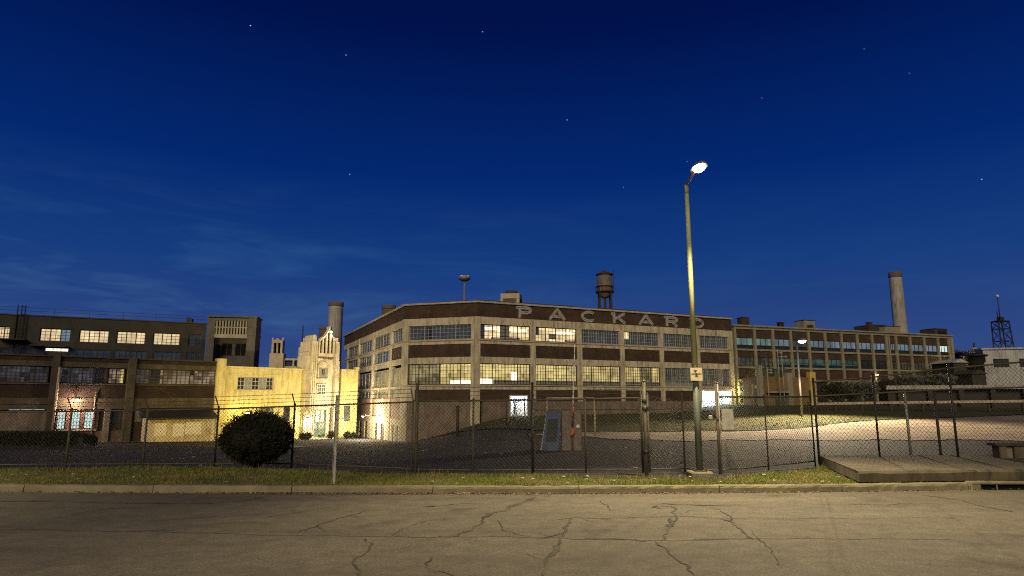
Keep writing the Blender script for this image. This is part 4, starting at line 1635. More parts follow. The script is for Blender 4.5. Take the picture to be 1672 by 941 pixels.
# pipes on the front
for px, px2, y0, y1 in ((96.5, 77, 600, 712), (156, 151, 640, 705)):
    s0, z0 = FL.sz(px, y0)
    s1, z1 = FL.sz(px - .02, y1)
    m = MB()
    m.tube((s0, -.36 if px < 100 else -.14, z0), (s0, -.36 if px < 100 else -.14, -2), .09 if px < 100 else .05, 8)
    m.build('drain_pipe', M_['pipe'], brick, FL.M)

sL, zL = FL.sz(123, 652)
wall_lamp('bare wall lamp with pinkish light above three lit windows of the brick workshop', FL, sL, zL, (1.0, 0.68, 0.48), 380, .8)

# lean-to shed in front of the brick building
s0, s1 = FL.s(243, 700, -2.5), FL.s(352, 700, -2.5)
shp = FL.w((s0 + s1) / 2, -1.3, 0)
shed = thing('lean_to_shed', 'low pale lean-to with a dark sloping roof against the brick workshop', 'shed', (shp.x, shp.y, gz(shp.x, shp.y)))
ze = FL.z(300, 683, -2.5)
zrdg = FL.z(300, 669, -.2)
m = MB()
m.box(s0, s1, -2.5, -2.3, -3, ze)
m.box(s0, s0 + .2, -2.3, -.1, -3, ze)
m.box(s1 - .2, s1, -2.3, -.1, -3, ze)
m.build('wall', M_['concrete'], shed, FL.M)
m = MB()
m.add([(s0 - .3, -2.9, ze - .1), (s1 + .1, -2.9, ze - .1), (s1 + .1, -.33, zrdg), (s0 - .3, -.33, zrdg), (s0 - .3, -2.9, ze + .06), (s1 + .1, -2.9, ze + .06), (s1 + .1, -.33, zrdg + .16), (s0 - .3, -.33, zrdg + .16)],
      [(0, 3, 2, 1), (4, 5, 6, 7), (0, 1, 5, 4), (1, 2, 6, 5), (2, 3, 7, 6), (3, 0, 4, 7)])
m.build('roof', M_['metal_black'], shed, FL.M)
for a, b, c, d in ((253, 272, 692, 712), (283, 301, 693, 712), (303, 329, 690, 709)):
    p, q_ = FL.sz(a, d, -2.55), FL.sz(b, c, -2.55)
    m = MB()
    m.box(p[0], q_[0], -2.56, -2.505, p[1], q_[1])
    m.box(p[0] - .06, q_[0] + .06, -2.53, -2.503, p[1] - .06, q_[1] + .06)
    m.build('boarded_opening', M_['paint_white'], shed, FL.M)

# yellow stucco building and entrance tower
SA = Q0 + FL.u * .75
S1 = atz(498, 603, FL.z(360, 598))
S2d = (S1 - Q0)
FY = Fac(Q0, S1)
ZY = FY.z(430, 600.5)
yz = lambda px, py: FY.z(px, py)
stu = thing('stucco_building', 'floodlit yellow stucco office block with a carved stone entrance tower', 'office building', (S1.x, S1.y, gz(S1.x, S1.y)))
Ly = FY.s(585, 610)
sT0, sT1 = FY.s(503, 640), FY.s(556, 640)
m = MB()
pts = [FY.w(.8, .5, 0), FY.w(Ly, .5, 0), FY.w(Ly, 4.2, 0), FY.w(.8, 9, 0)]
m.prism([(p.x, p.y) for p in pts], -4, ZY - .3)
m.build('core_wall', M_['stucco'], stu, ID)
# front wall with real openings
ops = [(388, 447, 616, 637), (463, 472.5, 664, 687), (386, 425, 668, 684)]
wz0, wz1 = yz(418, 637), yz(418, 616)
a, b = FY.s(388, 626), FY.s(447, 626)
m = MB()
m.box(.75, a, 0, .45, -4, ZY - .12)
m.box(b, sT0, 0, .45, -4, ZY - .12)
m.box(a, b, 0, .45, -4, wz0)
m.box(a, b, 0, .45, wz1, ZY - .12)
m.box(sT1, Ly, 0, .45, -4, FY.z(575, 604) - .12)
m.build('wall', M_['stucco'], stu, FY.M)
m = MB()
m.box(.72, sT0, -.09, .5, ZY - .12, ZY + .03)
m.box(sT1, Ly + .02, -.09, .5, FY.z(575, 604) - .12, FY.z(575, 604) + .03)
m.box(Ly - .35, Ly + .03, -.12, .4, FY.z(575, 604) + .03, FY.z(575, 604) + .3)
m.build('coping', M_['stucco'], stu, FY.M)
m = MB()
m.box(FY.s(375, 605), FY.s(460, 612), -.05, 0, yz(418, 613.5), yz(418, 611.5))
m.build('label_mould', M_['stucco'], stu, FY.M)
window(stu, FY, a, b, wz0, wz1, .2, 5, 2, 3, M_['sash_pale'],
       [(0, .2, M_['glass_black']), (.2, .4, M_['panel_grey']), (.4, .6, M_['glass_black']), (.6, .8, M_['panel_grey']), (.8, 1, M_['glass_black'])], heavy=.09, thin=.05)
m = MB()
m.box(a - .1, b + .1, -.1, 0, wz0 - .14, wz0)
m.build('sill', M_['stucco'], stu, FY.M)


def niche_window(px0, px1, py0, py1, m_, name='window'):
    p, q_ = FY.sz(px0, py1), FY.sz(px1, py0)
    f = MB()
    f.box(p[0] - .08, q_[0] + .08, -.035, -.005, p[1] - .08, p[1])
    f.box(p[0] - .08, q_[0] + .08, -.035, -.005, q_[1], q_[1] + .08)
    f.box(p[0] - .08, p[0], -.035, -.005, p[1], q_[1])
    f.box(q_[0], q_[0] + .08, -.035, -.005, p[1], q_[1])
    f.box(p[0], q_[0], -.03, -.005, (p[1] + q_[1]) / 2 - .03, (p[1] + q_[1]) / 2 + .03)
    w = f.build(name, M_['sash_dark'], stu, FY.M)
    g = MB()
    g.box(p[0], q_[0], -.02, -.006, p[1], q_[1])
    g.build('pane', m_, w, FY.M)


niche_window(463.5, 472.5, 664, 687, M_['glass_black'])
niche_window(562, 570.5, 664, 687, M_['glass_grey'])
niche_window(425, 445, 668, 686, M_['lit_yellow_dim'])
m = MB()
m.box(.75, FY.s(404, 693), -.05, 0, yz(380, 692), yz(380, 690))
m.build('ledge', M_['base_wall'], stu, FY.M)
m = MB()
m.tube((FY.s(500.5, 640), -.1, -3), (FY.s(500.5, 640), -.1, ZY + .4), .07, 8)
m.build('drain_pipe', M_['pipe'], stu, FY.M)

# tower
T = lambda px, py: FY.sz(px, py, -.7)
tx = lambda px: FY.s(px, 620, -.7)
tz = lambda py: FY.z(530, py, -.7)
xl0, xl1, xr0, xr1 = tx(503.5), tx(520), tx(546), tx(556.5)
ztop = tz(556)
m = MB()
m.box(xl0 + .5, xr1 - .5, .1, 2.6, -4, tz(566))         # body
m.box(xl1 - .3, xr0 + .3, -.35, .1, tz(666), tz(577))
m.build('tower_wall', M_['tower'], stu, FY.M)
# openings in central bay get frames below; side piers with buttress steps
for x0, x1, topy in ((xl0 + .25, xl1 - .25, 552), (xr0 + .05, xr1 - .35, 551)):
    q = MB()
    q.box(x0, x1, -.70, 1.8, -4, tz(topy + 6))
    q.box(x0 + .12, x1 - .12, -.58, 1.5, tz(topy + 6), tz(topy))
    c = (x0 + x1) / 2
    r = (x1 - x0) / 2 - .14
    q.plate([(c + r * math.cos(R(a_)), tz(topy) + 1.5 * r * math.sin(R(a_))) for a_ in range(0, 181, 18)], -.58, 1.2)
    for k in range(3):
        qx = x0 + (x1 - x0) * (k + .5) / 3
        q.box(qx - .06, qx + .06, -.77, -.70, tz(708), tz(topy + 12))
    q.build('tower_pier', M_['tower'], stu, FY.M)
for x0, x1 in ((xl0 - .1, xl0 + .25), (xr1 - .35, xr1 + .02)):
    q = MB()
    q.box(x0, x1, -.35, 1.6, -4, tz(582 if x0 < xl1 else 588))
    q.box(x0 + .06, x1 - .06, -.28, 1.5, tz(582 if x0 < xl1 else 588), tz(576 if x0 < xl1 else 583))
    q.build('buttress', M_['tower'], stu, FY.M)
# crown with pointed slots
q = MB()
crown_top = [(519.5, 556), (524, 551), (528.5, 548), (532, 541.5), (534.5, 537), (537, 541.5), (541, 548), (546, 552), (549.5, 557)]
ct = [(tx(a_), tz(b_)) for a_, b_ in crown_top]
zc0 = tz(577)
band = [(ct[0][0], ct[0][1])] + ct[1:]
inner = [(x_, z_ - .22) for x_, z_ in ct]
for i in range(len(ct) - 1):
    q.plate([inner[i], inner[i + 1], ct[i + 1], ct[i]], -.66, -.1)
xs_r = [519.5, 525.4, 531.4, 537.6, 543.6, 549.5]
for i, a_ in enumerate(xs_r):
    x_ = tx(a_)
    w_ = .075
    zt_ = interp(x_, [(c_[0], c_[1] - .18) for c_ in ct])
    q.box(x_ - w_, x_ + w_, -.68, -.46, zc0, zt_)
q.box(tx(519), tx(550), -.66, -.1, zc0 - .35, zc0)
q.build('tower_crown', M_['tower'], stu, FY.M)
q = MB()
q.plate([(ct[0][0], zc0)] + [(ct[-1][0], zc0)] + list(reversed([(x_, z_ - .1) for x_, z_ in ct])), -.45, -.3)
q.build('belfry_shade_plate', M_['black'], stu, FY.M)  # black plate painted in as the shade behind the crown slots
q = MB()
q.box(tx(534.5) - .07, tx(534.5) + .07, -.72, -.2, tz(538), tz(532.5))
q.build('finial', M_['tower'], stu, FY.M)
# carved panel under crown
q = MB()
for k in range(9):
    c = xl1 + .2 + (xr0 - xl1 - .4) * k / 8
    r_ = .17 + .06 * math.sin(k * 2.1)
    q.plate([(c + r_ * math.cos(R(g_)), tz(583.5) + .1 * math.sin(k * 1.7) + r_ * .8 * math.sin(R(g_))) for g_ in range(0, 360, 45)], -.5, -.35)
q.build('carved_panel', M_['base_wall'], stu, FY.M)
# arched window
q = MB()
cxw, rw = tx(529.5), (tx(538.5) - tx(520.5)) / 2
zs_ = tz(600)
pts_o = [(cxw + rw * math.cos(R(g_)), zs_ + rw * .9 * math.sin(R(g_))) for g_ in range(0, 181, 12)]
for i in range(len(pts_o) - 1):
    (x0, z0), (x1, z1) = pts_o[i], pts_o[i + 1]
    k = .78
    q.plate([(cxw + (x1 - cxw) * k, zs_ + (z1 - zs_) * k), (cxw + (x0 - cxw) * k, zs_ + (z0 - zs_) * k), (x0, z0), (x1, z1)], -.5, -.35)
q.box(cxw - rw, cxw + rw, -.52, -.35, tz(619.5), tz(618))
q.box(cxw - rw, cxw - rw * .8, -.48, -.35, tz(618), zs_)
q.box(cxw + rw * .8, cxw + rw, -.48, -.35, tz(618), zs_)
aw = q.build('window', M_['tower'], stu, FY.M)
aw['label'] = 'arched window with rounded hood on the tower'
q = MB()
q.box(cxw - rw * .72, cxw - .04, -.4, -.351, tz(618), tz(601))
q.box(cxw + .04, cxw + rw * .72, -.4, -.351, tz(618), tz(601))
q.build('shutter', M_['panel_grey'], aw, FY.M)
q = MB()
q.box(cxw - .16, cxw - .05, -.41, -.401, tz(612), tz(603))
q.box(cxw + .05, cxw + .16, -.41, -.401, tz(612), tz(603))
q.build('pane', M_['glass_black'], aw, FY.M)
# lower sash window
FT = Fac(FY.w(0, -.35, 0), FY.w(5, -.35, 0))
window(stu, FT, tx(520), tx(535.5), tz(645), tz(627), -.06, 2, 2, 3, M_['paint_white'], [(0, 1, M_['glass_grey'])], heavy=.09, thin=.05)
# door recess: step, jambs, transom, green doors
xd0, xd1 = tx(512.5), tx(537.5)
zd0, zd1 = tz(713.5), tz(669)
q = MB()
q.box(xd0 - .25, xd0, -.5, .1, -4, zd1 + .3)
q.box(xd1, xd1 + .35, -.5, .1, -4, zd1 + .3)
q.box(xd0, xd1, -.5, .1, zd1, zd1 + .3)
q.build('portal', M_['tower'], stu, FY.M)
q = MB()
q.box(xd0, xd1, -.49, .0, -4, zd0)
q.box(xd0 - .4, xd1 + .4, -1.3, -.5, -4, zd0 - .12)
q.build('door_step', M_['tower'], stu, FY.M)
q = MB()
zh = zd0 + (zd1 - zd0) * .52
for x0, x1 in ((xd0 + .03, (xd0 + xd1) / 2 - .02), ((xd0 + xd1) / 2 + .02, xd1 - .03)):
    q.box(x0, x1, -.33, -.25, zd0, zh)
    q.box(x0 + .15, x1 - .15, -.36, -.331, zd0 + .15, zd0 + .75)
do = q.build('door', M_['door_teal'], stu, FY.M)
q = MB()
for x0, x1 in ((xd0 + .22, (xd0 + xd1) / 2 - .2), ((xd0 + xd1) / 2 + .2, xd1 - .22)):
    q.box(x0 - .08, x1 + .08, -.345, -.331, zd0 + .85, zh - .1)
q.build('pane', M_['lit_yellow_dim'], do, FY.M)
window(stu, FY, xd0 + .02, xd1 - .02, zh + .003, zd1, -.28, 3, 1, 2, M_['door_teal'], [(0, 1, M_['lit_yellow'])], heavy=.09)
twr_top = FY.w(tx(534.5), -1.0, tz(541))
# lamps on the stucco building
wall_lamp('small bright lamp at the very peak of the entrance tower crown', FY, tx(534.5), tz(541.5), (1.0, .85, .6), 40, 1.15, 'lamp_lens_white', .1)
wall_lamp('twin-globe lantern lamp on the tower pier left of the green door', FY, FY.s(494, 686), FY.z(494, 684), (1.0, .84, .58), 170, 1.0, 'lamp_lens_white', .16)
wall_lamp('lantern lamp on the tower pier right of the green door', FY, FY.s(551, 688), FY.z(551, 686), (1.0, .84, .58), 80, 1.1, 'lamp_lens_white', .1)
wall_lamp('yellow wall lamp on the stucco front, just above the round bush', FY, FY.s(396, 676), FY.z(396, 674), (1.0, .74, .16), 190, 1.2, 'lamp_lens_white', .2)
sW, zW_ = FS.sz(618, 680)
wall_lamp('bright bulkhead lamp above the dark doors of the factory side', FS, sW, zW_, (1.0, .82, .50), 2300, 1.6, 'lamp_lens_white', .14)
sW, zW_ = FW.sz(1213, 637)
wall_lamp('round glowing lamp on the wing beside the lit loading bay', FW, sW, zW_, (1.0, .86, .30), 260, .8, 'lamp_lens_white', .16)
sW, zW_ = FW.sz(1429, 612)
wall_lamp('tiny bright lamp low on the middle of the wing', FW, sW, zW_, (1.0, .85, .5), 14, .35, 'lamp_lens_white', .045)
sW, zW_ = FW.sz(1545, 606)
wall_lamp('amber lamp at the right-hand end of the wing', FW, sW - .6, zW_, (1.0, .62, .18), 90, .7, 'lamp_lens_small', .08)

# ------------------------------------------------------------------ yard floodlights hidden behind the round bush


def floodlight(label, px, Y, aim, col, power, ang):
    p = at(px, 740, Y)
    g = gz(p.x, Y)
    t = thing('floodlight', label, 'floodlight', (p.x, Y, g), 'ground floodlights facing the stucco front')
    q = MB()
    q.box(p.x - .2, p.x + .2, Y - .12, Y + .12, g - .02, g + .08)
    q.tube((p.x, Y, g + .08), (p.x, Y, g + .22), .03, 6)
    q.build('base', M_['metal_dark'], t, ID)
    d = (Vector(aim) - Vector((p.x, Y, g + .35))).normalized()
    MM = Matrix.Translation((p.x, Y, g + .35)) @ d.to_track_quat('Y', 'Z').to_matrix().to_4x4()
    q = MB()
    q.bevel_box(-.2, .2, -.14, .1, -.13, .13, .03)
    q.build('lamp_housing', M_['metal_black'], t, MM)
    q = MB()
    q.box(-.16, .16, .101, .112, -.1, .09)
    q.build('lens', M_['lamp_lens_small'], t, MM)
    lamp('flood_light', 'SPOT', Vector((p.x, Y, g + .35)) + d * .16, power, col, t, .12, aim, ang, .6)
    return t


floodlight('low black floodlight with amber beam on the yard, aimed at the yellow stucco wall', 408, 36, FY.w(FY.s(405, 640), 0, 1.2), (1.0, .68, .075), 11500, 44)
floodlight('low black floodlight with pale beam on the yard, aimed at the stone tower', 436, 38, FY.w(FY.s(530, 640), 0, 2.6), (1.0, .86, .56), 14500, 48)

# ------------------------------------------------------------------ upper left concrete building and stair tower
U1 = at(338, 528, 76)
ZU = U1.z
U0 = atz(-40, 510, ZU)
FU = Fac(U0, U1)
Lu = FU.len
up = thing('concrete_building', 'tall dark concrete warehouse with a row of lit square windows, behind the brick workshop', 'building', (U1.x, U1.y, -2))
m = MB()
pts = [FU.w(0, .5, 0), FU.w(Lu, .5, 0), FU.w(Lu, 14, 0), FU.w(0, 14, 0)]
m.prism([(p.x, p.y) for p in pts], -3, ZU - .3)
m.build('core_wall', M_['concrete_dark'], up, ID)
wins = [(-14, 15.5, 'lit_warm_left'), (64.5, 115.5, 'lit_warm_left'), (129, 178, 'lit_warm_left'), (190.5, 238, 'lit_warm_left'), (250.5, 294.5, 'lit_warm_left'), (308, 330, 'glass_blue')]
zu1, zu0 = FU.z(150, 539), FU.z(150, 560)
zv1, zv0 = FU.z(150, 571), FU.z(150, 587)
sw = [(FU.s(a_, 550), FU.s(b_, 550), m_) for a_, b_, m_ in wins]
m = MB()
m.box(0, Lu, 0, .45, zu1, ZU - .1)
m.box(0, Lu, 0, .45, zv1, zu0)
prev = 0
for a_, b_, _m in sw:
    if a_ > prev: m.box(prev, a_, 0, .45, zu0, zu1)
    prev = b_
m.box(prev, Lu, 0, .45, zu0, zu1)
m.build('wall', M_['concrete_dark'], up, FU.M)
m = MB()
m.box(-.1, Lu + .05, -.1, .5, ZU - .1, ZU + .02)
m.build('coping', M_['concrete_band'], up, FU.M)
for i, (a_, b_, m_) in enumerate(sw):
    if i == 1:
        P = [(0, .66, M_['lit_warm_left']), (.66, 1, M_['lit_bluegrey'])]
    else:
        P = [(0, 1, M_[m_])]
    window(up, FU, a_, b_, zu0, zu1, .18, 3 if i < 5 else 2, 2, 4, M_['sash_dark'], P, heavy=.1, thin=.04)
for a_, b_, m_ in ((0, 72, 'glass_black'), (73, 112, 'lit_strip'), (113, 180, 'glass_blue'), (186, 240, 'glass_blue'), (250, 295, 'glass_blue'), (305, 328, 'glass_blue')):
    x0, x1 = FU.s(a_, 575), FU.s(b_, 575)
    window(up, FU, max(0, x0), x1, zv0 if m_ != 'lit_strip' else FU.z(95, 574.5), zv1 if m_ != 'lit_strip' else FU.z(95, 567.5), .1 if m_ != 'lit_strip' else .02, 3, 2, 2, M_['sash_dark'], [(0, 1, M_[m_])], heavy=.06)
prev = 0
for a_, b_ in ((0, 180), (186, 240), (250, 295), (305, 328), (None, None)):
    x0, x1 = (max(0, FU.s(a_, 575)), FU.s(b_, 575)) if a_ is not None else (Lu, Lu)
    if x0 > prev + .02:
        m = MB()
        m.box(prev, x0, .01, .45, -3, zv1)
        m.build('window_pier', M_['concrete_dark'], up, FU.M)
    prev = x1
m = MB()
m.box(FU.s(50, 570), FU.s(112, 570), -1.1, -.02, FU.z(90, 566.5), FU.z(90, 565))
m.build('canopy', M_['metal_dark'], up, FU.M)
# roof rail
q = MB()
for z_ in (.4, .75): q.tube((0, -.0, ZU + z_), (Lu, -.0, ZU + z_), .018, 5)
k = 0.3
while k < Lu:
    q.tube((k, 0, ZU), (k, 0, ZU + .77), .024, 5)
    k += 3.2
q.build('roof_rail', M_['metal_dark'], up, FU.M)
# fire escape ladder
q = MB()
for px in (32.5, 38.5): q.tube((FU.s(px, 540), -.35, FU.z(35, 585)), (FU.s(px, 540), -.35, FU.z(35, 499)), .05, 5)
k = FU.z(35, 583)
while k < FU.z(35, 500):
    q.tube((FU.s(32.5, 540), -.35, k), (FU.s(38.5, 540), -.35, k), .03, 4)
    k += .35
q.box(FU.s(0, 555), FU.s(45, 555), -1.3, -.02, FU.z(20, 556), FU.z(20, 554.3))
for z_ in (.5, 1.0): q.tube((FU.s(2, 555), -1.3, FU.z(20, 554.3) + z_), (FU.s(44, 555), -1.3, FU.z(20, 554.3) + z_), .03, 4)
q.tube((FU.s(25, 540), -.1, FU.z(25, 575)), (FU.s(25, 540), -.1, FU.z(25, 498)), .05, 5)
q.build('fire_escape', M_['metal_black'], up, FU.M)
q = MB()
q.box(FU.s(304, 530, 2), FU.s(312, 530, 2), 2, 3, ZU - .4, FU.z(308, 518, 2))
q.tube((FU.s(314, 530, 2), 2.4, ZU - .4), (FU.s(314, 530, 2), 2.4, FU.z(314, 521, 2)), .1, 6)
q.build('roof_vent', M_['concrete_band'], up, FU.M)

# stair tower
V0 = at(340, 519, 75.2)
ZV = V0.z
V1 = atz(407, 520.5, ZV)
FV = Fac(V0, V1)
Lv = FV.len
st_ = thing('stair_tower', 'concrete stair tower with two rows of upright slots above a deep dark recess', 'tower', (V0.x, V0.y, -2))
m = MB()
m.box(.1, Lv - .1, 2.4, 6, -3, ZV - .3)
m.build('core_wall', M_['concrete_dark'], st_, FV.M)
vz = lambda py: FV.z(375, py)
vx = lambda px: FV.s(px, 550)
m = MB()
M_['grid'] = mat('pale_slot_concrete', (0.26, 0.245, 0.205), 0.92, (0.16, 0.15, 0.13), 1.0, 8)
M_['concrete_tower'] = mat('tower_concrete', (0.105, 0.10, 0.088), 0.92, (0.06, 0.056, 0.05), 0.9, 9, stain=(0.07, 0.065, 0.055))
m.box(0, vx(350), 0, 2.4, -3, ZV)
m.box(vx(403), Lv, 0, 2.4, -3, ZV)
m.box(vx(350), vx(403), 0, 2.4, ZV - .3, ZV)
gr_ = MB()
gr_.box(vx(350), vx(403), -.02, .5, vz(552), vz(546))
gr_.box(vx(350), vx(403), .02, .4, vz(535.5), vz(533.8))
m.box(vx(350), vx(403), 1.9, 2.4, -3, vz(580))
m.box(vx(350), vx(403), 1.9, 2.4, vz(558.5), vz(546))
for k in range(11):
    c = vx(350) + (vx(403) - vx(350)) * (k + .5) / 11
    gr_.box(c - .08, c + .08, .05, .4, vz(546), ZV - .3)
m.box(vx(374.5), vx(379.5), 1.9, 2.4, vz(580), vz(558.5))
m.box(vx(350), vx(356), 1.9, 2.4, vz(580), vz(558.5))
m.box(vx(397.5), vx(403), 1.9, 2.4, vz(580), vz(558.5))
m.build('wall', M_['concrete_tower'], st_, FV.M)
gr_.build('slot_grid', M_['grid'], st_, FV.M)
q = MB()
q.box(vx(350), vx(403), 1.2, 1.4, vz(549), ZV - .31)
q.build('slot_shade_plate', M_['black'], st_, FV.M)  # near-black sheet gives the shade behind the slots by colour
for a_, b_ in ((356, 374.5), (379.5, 397.5)):
    window(st_, FV, vx(a_), vx(b_), vz(580), vz(558.5), 2.1, 2, 1, 2, M_['sash_dark'], [(0, 1, M_['black'])])
q = MB()
q.box(Lv + .02, Lv + .85, -.1, 3, -3, ZV + .1)
for py in (532, 545): q.box(Lv - .02, Lv + .9, -.14, 3.05, vz(py) - .15, vz(py) + .05)
q.build('corner_pier', M_['concrete_tower'], st_, FV.M)
q = MB()
q.box(-.1, Lv + .95, -.16, 3.1, ZV + .1, ZV + .3)
q.build('coping', M_['concrete_tower'], st_, FV.M)

# far gothic tower with low roof beside it
G0 = at(440, 575, 112)
gt = thing('gothic_tower', 'distant pale gothic tower with pointed top beyond the stucco roofline', 'tower', (G0.x, G0.y, -2))
FG = Fac((G0.x, G0.y), (G0.x + 5, G0.y + .8))
gx_ = lambda px: FG.s(px, 580)
gz2 = lambda py: FG.z(450, py)
q = MB()
q.box(gx_(440), gx_(463), 0, 2.4, -3, gz2(577))
q.box(gx_(442.5), gx_(446), .0, 2, gz2(577), gz2(556))
q.box(gx_(457), gx_(460.5), .0, 2, gz2(577), gz2(556))
q.box(gx_(450.2), gx_(452.8), .1, 2, gz2(577), gz2(560))
q.plate([(gx_(445.9), gz2(560)), (gx_(457.1), gz2(560)), (gx_(457.1), gz2(556)), (gx_(454), gz2(554)), (gx_(451.5), gz2(551.5)), (gx_(449), gz2(554)), (gx_(445.9), gz2(556))], .05, 2)
for px in (443, 459.5): q.box(gx_(px) - .12, gx_(px) + .12, .5, .8, gz2(556), gz2(551))
q.box(gx_(463.2), gx_(497), .5, 6, gz2(588), gz2(585))
q.box(gx_(463.2), gx_(497), .5, 6, -3, gz2(598))
for px in (463.5, 479, 495.5): q.box(gx_(px) - .15, gx_(px) + .15, .5, .9, gz2(598), gz2(588))
q.build('wall', M_['tower'], gt, FG.M)
q = MB()
q.box(gx_(446), gx_(457), .9, 1.2, gz2(577), gz2(560))
q.build('belfry_shade_plate', M_['black'], gt, FG.M)  # shade of the open belfry drawn as a near-black plate
q = MB()
q.box(gx_(463.5), gx_(496), 1.0, 1.1, gz2(598), gz2(588))
q.build('glazing', M_['glass_blue'], gt, FG.M)

an = at(493.5, 560, 90)
t = thing('roof_antenna', 'thin dark antenna mast on the roof left of the entrance tower', 'antenna', (an.x, an.y, 3))
q = MB()
q.tube((an.x, an.y, 3), (an.x, an.y, at(494, 532, 90).z), .1, 6, .07)
q.build('mast', M_['metal_black'], t, ID)
q = MB()
q.box(an.x - .6, an.x + .9, an.y, an.y + 1, 3, at(494, 588, 90).z)
q.tube((an.x, an.y, at(494, 566, 90).z), (an.x + .5, an.y, at(494, 562, 90).z), .06, 5)
q.build('base', M_['metal_black'], t, ID)

# ------------------------------------------------------------------ street lamps


def street_lamp(label, base, h, head, r0, r1, power, col, plate=None, footing=True, low=None, lens='lamp_lens', group=None, tilt=.4, cone=114, dish=1.0):
    x, y, g = base
    t = thing('street_lamp', label, 'street lamp', base, group)
    if footing:
        q = MB()
        q.bevel_box(x - .27, x + .27, y - .27, y + .27, g - .1, g + .13, .03)
        q.build('footing', M_['pad'], t, ID)
        q = MB()
        q.box(x - r0 * 1.7, x + r0 * 1.7, y - r0 * 1.7, y + r0 * 1.7, g + .131, g + .16)
        for sx in (-1, 1):
            for sy in (-1, 1): q.tube((x + sx * r0 * 1.4, y + sy * r0 * 1.4, g + .16), (x + sx * r0 * 1.4, y + sy * r0 * 1.4, g + .22), .018, 6)
        q.build('base_plate', M_['metal_dark'], t, ID)
    zp_ = low if low else g + .16
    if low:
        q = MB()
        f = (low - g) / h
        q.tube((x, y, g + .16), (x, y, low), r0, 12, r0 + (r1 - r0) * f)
        q.build('pole_lower', M_['lamp_pole_low'], t, ID)  # lower section of the same pole, in the shaded tone
        f0 = f
    else:
        f0 = 0
    q = MB()
    q.tube((x, y, zp_), (x, y, g + h), r0 + (r1 - r0) * f0, 12, r1)
    q.build('pole', M_['lamp_pole'] if footing else M_['metal_galv'], t, ID)
    hx, hy, hz_ = head
    q = MB()
    dz = hz_ - (g + h)
    q.path([(x, y, g + h - .25), (x, y, g + h), (x + (hx - x) * .12, y + (hy - y) * .12, g + h + dz * .6), (x + (hx - x) * .45, y + (hy - y) * .45, g + h + dz * .95), (x + (hx - x) * .8, y + (hy - y) * .8, hz_ + .03)], [r1 * 1.15, r1, r1 * .7, r1 * .6, r1 * .55], 8)
    q.build('arm', M_['lamp_case'], t, ID)
    d = Vector((hx - x, hy - y, 0)).normalized()
    MM = Matrix.Translation((hx, hy, hz_)) @ d.to_track_quat('Y', 'Z').to_matrix().to_4x4()
    k = dish
    q = MB()
    # cobra-head casing: tapered shell
    prof_ = [(-.42, .07, .06), (-.28, .11, .10), (-.05, .17, .13), (.2, .17, .12), (.36, .11, .08), (.42, .04, .04)]
    vv, ff = [], []
    for py_, w_, h_ in prof_:
        for a_ in range(0, 181, 30): vv.append((k * w_ * math.cos(R(a_)), k * py_, k * h_ * math.sin(R(a_))))
    n = 7
    for i in range(len(prof_) - 1):
        for j in range(n - 1): ff.append((i * n + j, i * n + j + 1, (i + 1) * n + j + 1, (i + 1) * n + j))
        ff.append((i * n + n - 1, i * n, (i + 1) * n, (i + 1) * n + n - 1))
    ff += [tuple(range(n)), tuple(reversed(range(len(vv) - n, len(vv))))]
    q.add(vv, ff)
    q.build('lamp_head', M_['lamp_case'], t, MM)
    q = MB()
    vv, ff = [], []
    rings = [(1.0, -.004), (.85, -.05), (.5, -.085), (.12, -.1)]
    for s_r, zz_ in rings:
        for a_ in range(12): vv.append((k * .155 * s_r * math.cos(a_ * math.pi / 6), k * (.08 + .24 * s_r * math.sin(a_ * math.pi / 6)), k * zz_))
    for i in range(3):
        for j in range(12): ff.append((i * 12 + j, (i + 1) * 12 + j, (i + 1) * 12 + (j + 1) % 12, i * 12 + (j + 1) % 12))
    ff += [tuple(reversed(range(12))), tuple(range(36, 48))]
    q.add(vv, ff, True)
    q.build('lens', M_[lens], t, MM)
    lp = MM @ Vector((0, .08, -.1 * k - .07))
    lamp('street_lamp_light', 'SPOT', lp, power, col, t, .14, lp + d * tilt + Vector((0, 0, -1)), cone, .5)
    if plate:
        zp0, zp1, wpl = plate
        rr = r0 * .9
        q = MB()
        q.box(x - wpl / 2, x + wpl / 2, y - rr - .03, y - rr - .012, zp0, zp1)
        pl_ = q.build('sign_plate', M_['sign'], t, ID)
        q = MB()
        q.box(x - wpl * .42, x + wpl * .42, y - rr - .034, y - rr - .031, zp0 + (zp1 - zp0) * .5, zp0 + (zp1 - zp0) * .56)
        q.plate([(x - .04, zp0 + .1), (x + .04, zp0 + .1), (x, zp0 + .2)], y - rr - .034, y - rr - .031)
        q.plate([(x + .02, zp1 - .06), (x - .07, zp1 - .06), (x - .025, zp1 - .13)], y - rr - .034, y - rr - .031)
        q.build('sign_marking', M_['metal_dark'], pl_, ID)
        q = MB()
        for z_ in (zp0 + .05, zp1 - .05): q.lathe([(rr + .012, z_ - .012), (rr + .012, z_ + .012)], 14, (x, y, 0))
        q.build('sign_band', M_['metal_galv'], t, ID)
    return t


M_['sign'] = mat('sign_paint', (0.42, 0.38, 0.24), 0.6, (0.32, 0.27, 0.15), 7)
lb_ = atz(1143, 777, 0.14)
lt = at(1118.5, 302, lb_.y)
hd = at(1140, 276, lb_.y - 1.1)
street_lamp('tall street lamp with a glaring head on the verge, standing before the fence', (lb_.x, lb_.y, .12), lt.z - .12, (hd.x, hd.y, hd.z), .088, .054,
            4000, (1.0, .83, .50), plate=(at(1137, 622, lb_.y).z, at(1137, 601, lb_.y).z, .30), low=at(1137, 621, lb_.y).z, dish=1.0)
